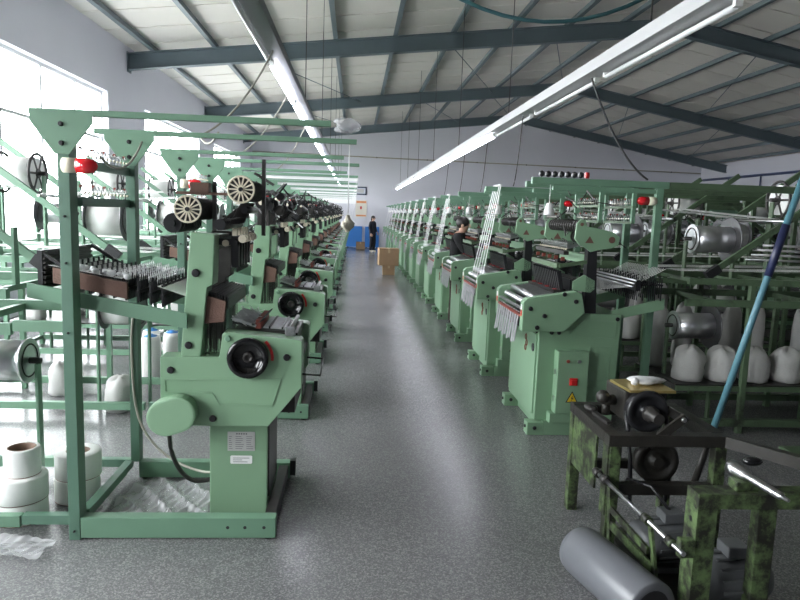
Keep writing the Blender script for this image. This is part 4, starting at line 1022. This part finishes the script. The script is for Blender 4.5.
# bags hanging on the rail ends
def bag(name, c, s, m, lab, seed):
    rn = random.Random(seed); p = [rn.uniform(0, 6) for _ in range(4)]
    b = MB().ball(c, s[0], s[1], s[2], 14, 10, fn=lambda a, e: 1+0.28*math.sin(3*a+p[0]+3*e)+0.16*math.sin(7*a+p[1]-2*e))
    single(name, b, m, lab, 'bag')
bag('plastic_bag', (-0.055, 3.397, 2.175), (0.06, 0.05, 0.04), 'film', 'crumpled white plastic bag caught on the top rail end', 3)
T = Tpl()
T.add('cloth', MB().ball((0, 0, -0.46), 0.032, 0.034, 0.045, 14, 10, fn=lambda a, e: 1+0.35*math.sin(2*a+1+3*e)+0.2*math.sin(5*a+4*e)).lathe((0, 0, -0.395), (0, 0, -1), [(0, 0.010), (0.03, 0.022), (0.05, 0.03)], 10), 'beige_bag')
T.add('string', MB().cyl((0, 0, -0.40), (0, 0, 0.04), 0.003, 5), 'ribbon')
T.place('beige_bag', 'beige cloth bag hanging on a string from the spoked-wheel loom', 'bag', loc=(-0.045, 4.238, 2.125))

# ------------------------------------------------------------------ far end of the aisle
def carton(x, y, z, w, d, h, lab, rz=0):
    T = Tpl(); b = T.add('carton_body', MB().box(-w/2, w/2, -d/2, d/2, 0, h), 'cardboard', bevel=0.006)
    T.add('top_flap', MB().box(-w/2, -0.004, -d/2, d/2, h, h+0.006).box(0.004, w/2, -d/2, d/2, h, h+0.006), 'cardboard')
    T.add('packing_tape', MB().box(-0.03, 0.03, -d/2-0.001, d/2+0.001, h+0.006, h+0.008).box(-0.03, 0.03, -d/2-0.002, -d/2-0.0005, h*0.75, h+0.006), 'tape')
    T.place('cardboard_box', lab, 'box', loc=(x, y, z), rz=rz)
carton(1.00, 18.9, 0.0, 0.34, 0.34, 0.26, 'small cardboard box on the aisle floor under a larger one')
carton(0.98, 18.95, 0.27, 0.56, 0.5, 0.48, 'large cardboard box stacked on a smaller one in the aisle', 0.06)
carton(0.30, 31.6, 0.0, 0.42, 0.4, 0.34, 'cardboard box on the floor by the blue board behind the standing person')
def board(name, x0, x1, z0, z1, mf, mi, lab, fw=0.05, parts=()):
    T = Tpl(); T.add('frame', MB().box(x0, x1, -0.04, 0, z0, z0+fw).box(x0, x1, -0.04, 0, z1-fw, z1).box(x0, x0+fw, -0.04, 0, z0+fw, z1-fw).box(x1-fw, x1, -0.04, 0, z0+fw, z1-fw), mf)
    T.add('face', MB().box(x0+fw, x1-fw, -0.025, 0, z0+fw, z1-fw), mi)
    for n, a, c, e, f, m in parts: T.add(n, MB().box(a, c, -0.03, -0.024, e, f), m)
    T.place(name, lab, 'sign', loc=(0, YF-0.002, 0))
board('notice_board', -0.05, 0.55, 2.60, 3.00, 'dark_blue', 'screen_pale', 'dark framed pale notice board high on the far wall', 0.06, (('printed_panel', 0.08, 0.42, 2.71, 2.89, 'plate'),))
board('wall_poster', 0.02, 0.58, 1.52, 2.34, 'paper', 'paper', 'cream and orange poster on the far wall under the notice board', 0.02, (('orange_heading', 0.06, 0.54, 2.20, 2.30, 'orange_print'), ('red_emblem', 0.25, 0.33, 1.90, 2.04, 'red'), ('orange_foot', 0.06, 0.54, 1.55, 1.62, 'orange_print')))
for a, c, l in ((-0.40, 0.38, 'blue painted board leaning on the far wall behind the cardboard box'), (0.52, 1.22, 'blue painted board leaning on the far wall beside the standing person')):
    T = Tpl(); T.add('panel', MB().box(a, c, -0.06, -0.01, 0.03, 1.05), 'blue_board', bevel=0.006)
    T.add('panel_rim', MB().box(a, c, -0.075, -0.06, 0.98, 1.05).box(a, c, -0.075, -0.06, 0.03, 0.10).box(a, a+0.05, -0.075, -0.06, 0.10, 0.98).box(c-0.05, c, -0.075, -0.06, 0.10, 0.98), 'blue_board')
    T.add('foot', MB().box(a+0.05, a+0.12, -0.09, -0.005, 0, 0.03).box(c-0.12, c-0.05, -0.09, -0.005, 0, 0.03), 'iron')
    T.place('blue_board', l, 'board', loc=(0, YF, 0))
T = Tpl()
T.add('pipe', MB().cyl((XL+0.05, 0, 4.5), (XR-0.05, 0, 4.3), 0.03, 8), 'cable_grey')
for k in range(9): x = -4+k*2.5; T.add('pipe_clip', MB().box(x-0.02, x+0.02, -0.03, 0.045, 4.46-0.022*k, 4.52-0.022*k), 'iron')
T.place('conduit_pipe', 'thin grey conduit pipe running across the top of the far wall', 'pipe', loc=(0, YF-0.045, 0))
single('conduit_pipe', MB().cyl((XL+0.1, YF-0.03, 2.55), (-0.2, YF-0.03, 2.55), 0.022, 8), 'cable_grey', 'short grey conduit pipe on the far wall left of the poster'.replace(' left of', ' ending at'), 'pipe')
T = Tpl(); T.add('pipe', MB().cyl((0, 14, 3.95), (0, 32.8, 3.95), 0.06, 10), 'conduit')
for y in (17, 20, 23, 25.5, 28, 30.5): T.add('drop_pipe', MB().cyl((0, y, 3.95), (0, y, 1.2), 0.03, 8), 'conduit')
T.place('blue_pipework', 'dark blue pipework along the side wall beyond the creels', 'pipe', loc=(XR-0.07, 0, 0))
T = Tpl(); T.add('sheet', MB().box(0.0, 0.02, 14.75, 15.75, 2.75, 3.30), 'blue_board'); T.add('print_stripe', MB().box(0.02, 0.024, 14.85, 15.65, 3.0, 3.05), 'white')
T.place('blue_wall_sign', 'blue sign on the white wall between two windows', 'sign', loc=(XL+0.002, 0, 0))

# ------------------------------------------------------------------ people
def person(name, label, loc, rz, H, joints, rad, edges, cloth, hair_long):
    """one continuous skinned body; joints in metres for a 1.65 m figure facing -y"""
    me = bpy.data.meshes.new(name); ks = list(joints)
    me.from_pydata([joints[k] for k in ks], [(ks.index(a), ks.index(b)) for a, b in edges], [])
    o = bpy.data.objects.new(name, me); C.objects.link(o)
    o.modifiers.new('skin', 'SKIN'); o.modifiers.new('sub', 'SUBSURF').levels = 2
    lay = me.skin_vertices[0] if me.skin_vertices else None
    if lay is None:
        bm = bmesh.new(); bm.from_mesh(me); bm.verts.layers.skin.verify(); bm.to_mesh(me); bm.free(); lay = me.skin_vertices[0]
    for i, k in enumerate(ks):
        r = rad[k]; lay.data[i].radius = r if isinstance(r, tuple) else (r, r)
        lay.data[i].use_root = (k == 'pelvis')
    dg = bpy.context.evaluated_depsgraph_get(); dg.update()
    nm = bpy.data.meshes.new_from_object(o.evaluated_get(dg))
    bpy.data.objects.remove(o); bpy.data.meshes.remove(me)
    nm.name = name
    for m in ('skin', cloth[0], cloth[1], cloth[2]): nm.materials.append(MATS[m])
    hd = Vector(joints['head'])
    hands = [Vector(joints[k]) for k in joints if k.startswith('hand')]
    for p in nm.polygons:
        c = p.center; p.use_smooth = True
        if c.z < 0.085: p.material_index = 3
        elif c.z > joints['neck'][2]-0.005 and (c-hd).length < 0.26: p.material_index = 0
        elif any((c-h).length < 0.085 for h in hands): p.material_index = 0
        elif c.z < joints['pelvis'][2]+0.02 and not any((c-h).length < 0.3 for h in hands): p.material_index = 2
        else: p.material_index = 1
    # fingers and thumb, joined to the body mesh
    fb = MB(); fb.v = [tuple(v.co) for v in nm.vertices]; fb.f = [list(p.vertices) for p in nm.polygons]; fb.sm = [True]*len(fb.f); fb.mi = [p.material_index for p in nm.polygons]
    fb.cur = 0
    for k in joints:
        if k.startswith('hand'):
            h = Vector(joints[k]); w = Vector(joints['wrist'+k[4:]]); d = (h-w).normalized(); sx = Vector((0, 1, 0)) if abs(d.y) < 0.7 else Vector((1, 0, 0))
            sx = (sx-d*sx.dot(d)).normalized(); fwd = d.cross(sx).normalized()
            for q, L in enumerate((0.066, 0.076, 0.072, 0.058)):
                s_ = h+sx*(q-1.5)*0.019+d*0.02; fb.tube([s_, s_+d*L*0.5+fwd*0.008, s_+d*L*0.85+fwd*0.028], 0.0085, 6)
            t0 = h-d*0.02+sx*-0.03; fb.tube([t0, t0-sx*0.025+d*0.03, t0-sx*0.03+d*0.055+fwd*0.012], 0.0095, 6)
    # face: nose, ears, eyes
    f = Vector((0, -1, 0)); fb.ball(hd+Vector((0, -0.098, -0.01)), 0.013, 0.018, 0.024, 8, 6)
    for s in (-1, 1):
        fb.cur = 0; fb.ball(hd+Vector((0.078*s, 0.005, -0.01)), 0.012, 0.022, 0.032, 8, 6)
        fb.ball(hd+Vector((0.03*s, -0.086, 0.012)), 0.012, 0.008, 0.008, 8, 6)
    fb.ball(hd+Vector((0, -0.088, -0.055)), 0.024, 0.008, 0.007, 8, 5)
    me2 = fb.mesh(name, ['skin', cloth[0], cloth[1], cloth[2]])
    for p in me2.polygons: p.use_smooth = True
    r = setp(link(name, me2), label, 'person'); r.location = loc; r.rotation_euler.z = rz; r.scale = (H/1.65,)*3
    hb = MB().ball(hd+Vector((0, 0.018, 0.032)), 0.089, 0.104, 0.098, 16, 10)
    if hair_long: hb.ball(hd+Vector((0, 0.095, -0.05)), 0.05, 0.04, 0.10, 10, 8)
    link('hair', hb.mesh('hair', 'hair'), r)
    return r
RAD = dict(pelvis=(0.145, 0.115), waist=(0.125, 0.10), chest=(0.155, 0.115), collar=(0.10, 0.075), neck=0.052, jaw=(0.062, 0.07), head=(0.078, 0.095), crown=(0.062, 0.075),
           shR=0.062, elR=0.046, wristR=0.032, handR=(0.040, 0.020), shL=0.062, elL=0.046, wristL=0.032, handL=(0.040, 0.020),
           hipR=0.095, knR=0.068, anR=0.048, toeR=(0.045, 0.035), hipL=0.095, knL=0.068, anL=0.048, toeL=(0.045, 0.035))
RAD1 = dict(RAD); RAD1.update(pelvis=(0.17, 0.14), waist=(0.165, 0.135), chest=(0.18, 0.145), shR=0.075, shL=0.075, elR=0.062, elL=0.062, hipR=0.115, hipL=0.115, knR=0.088, knL=0.088, anR=0.066, anL=0.066)
EDG = [('pelvis', 'waist'), ('waist', 'chest'), ('chest', 'collar'), ('collar', 'neck'), ('neck', 'jaw'), ('jaw', 'head'), ('head', 'crown'),
       ('collar', 'shR'), ('shR', 'elR'), ('elR', 'wristR'), ('wristR', 'handR'), ('collar', 'shL'), ('shL', 'elL'), ('elL', 'wristL'), ('wristL', 'handL'),
       ('pelvis', 'hipR'), ('hipR', 'knR'), ('knR', 'anR'), ('anR', 'toeR'), ('pelvis', 'hipL'), ('hipL', 'knL'), ('knL', 'anL'), ('anL', 'toeL')]
STAND = dict(pelvis=(0, 0, 0.92), waist=(0, 0.0, 1.06), chest=(0, 0.0, 1.25), collar=(0, 0.0, 1.37), neck=(0, -0.02, 1.43), jaw=(0, -0.04, 1.475), head=(0, -0.035, 1.545), crown=(0, -0.02, 1.60),
             shR=(-0.175, 0, 1.345), elR=(-0.225, 0.02, 1.08), wristR=(-0.215, -0.07, 0.86), handR=(-0.21, -0.085, 0.79), shL=(0.175, 0, 1.345), elL=(0.225, 0.0, 1.08), wristL=(0.16, -0.15, 0.92), handL=(0.14, -0.185, 0.86),
             hipR=(-0.085, 0, 0.86), knR=(-0.095, -0.01, 0.48), anR=(-0.10, 0.03, 0.07), toeR=(-0.11, -0.11, 0.036), hipL=(0.085, 0, 0.86), knL=(0.10, -0.04, 0.48), anL=(0.11, 0.0, 0.07), toeL=(0.12, -0.14, 0.036))
person('person', 'person in dark jacket and trousers standing in the aisle by the blue boards', (0.80, 29.6, 0), math.radians(55), 1.60, STAND, RAD1, EDG, ('navy_cloth', 'navy_cloth', 'cream'), True)
LEAN = dict(STAND); LEAN.update(waist=(0, -0.01, 1.06), chest=(0, -0.02, 1.25), collar=(0, -0.03, 1.37), neck=(0, -0.05, 1.43), jaw=(0, -0.075, 1.47), head=(0, -0.08, 1.54), crown=(0, -0.07, 1.595),
             shR=(-0.175, -0.03, 1.345), elR=(-0.215, -0.16, 1.14), wristR=(-0.16, -0.38, 1.22), handR=(-0.15, -0.45, 1.23), shL=(0.175, -0.03, 1.345), elL=(0.215, -0.16, 1.14), wristL=(0.16, -0.38, 1.20), handL=(0.15, -0.45, 1.21))
person('person', 'person in dark clothes working in the gap between two creel-side looms', (1.64, 10.42, 0), math.radians(70), 1.72, LEAN, RAD1, EDG, ('black_cloth', 'brown_cloth', 'black'), False)
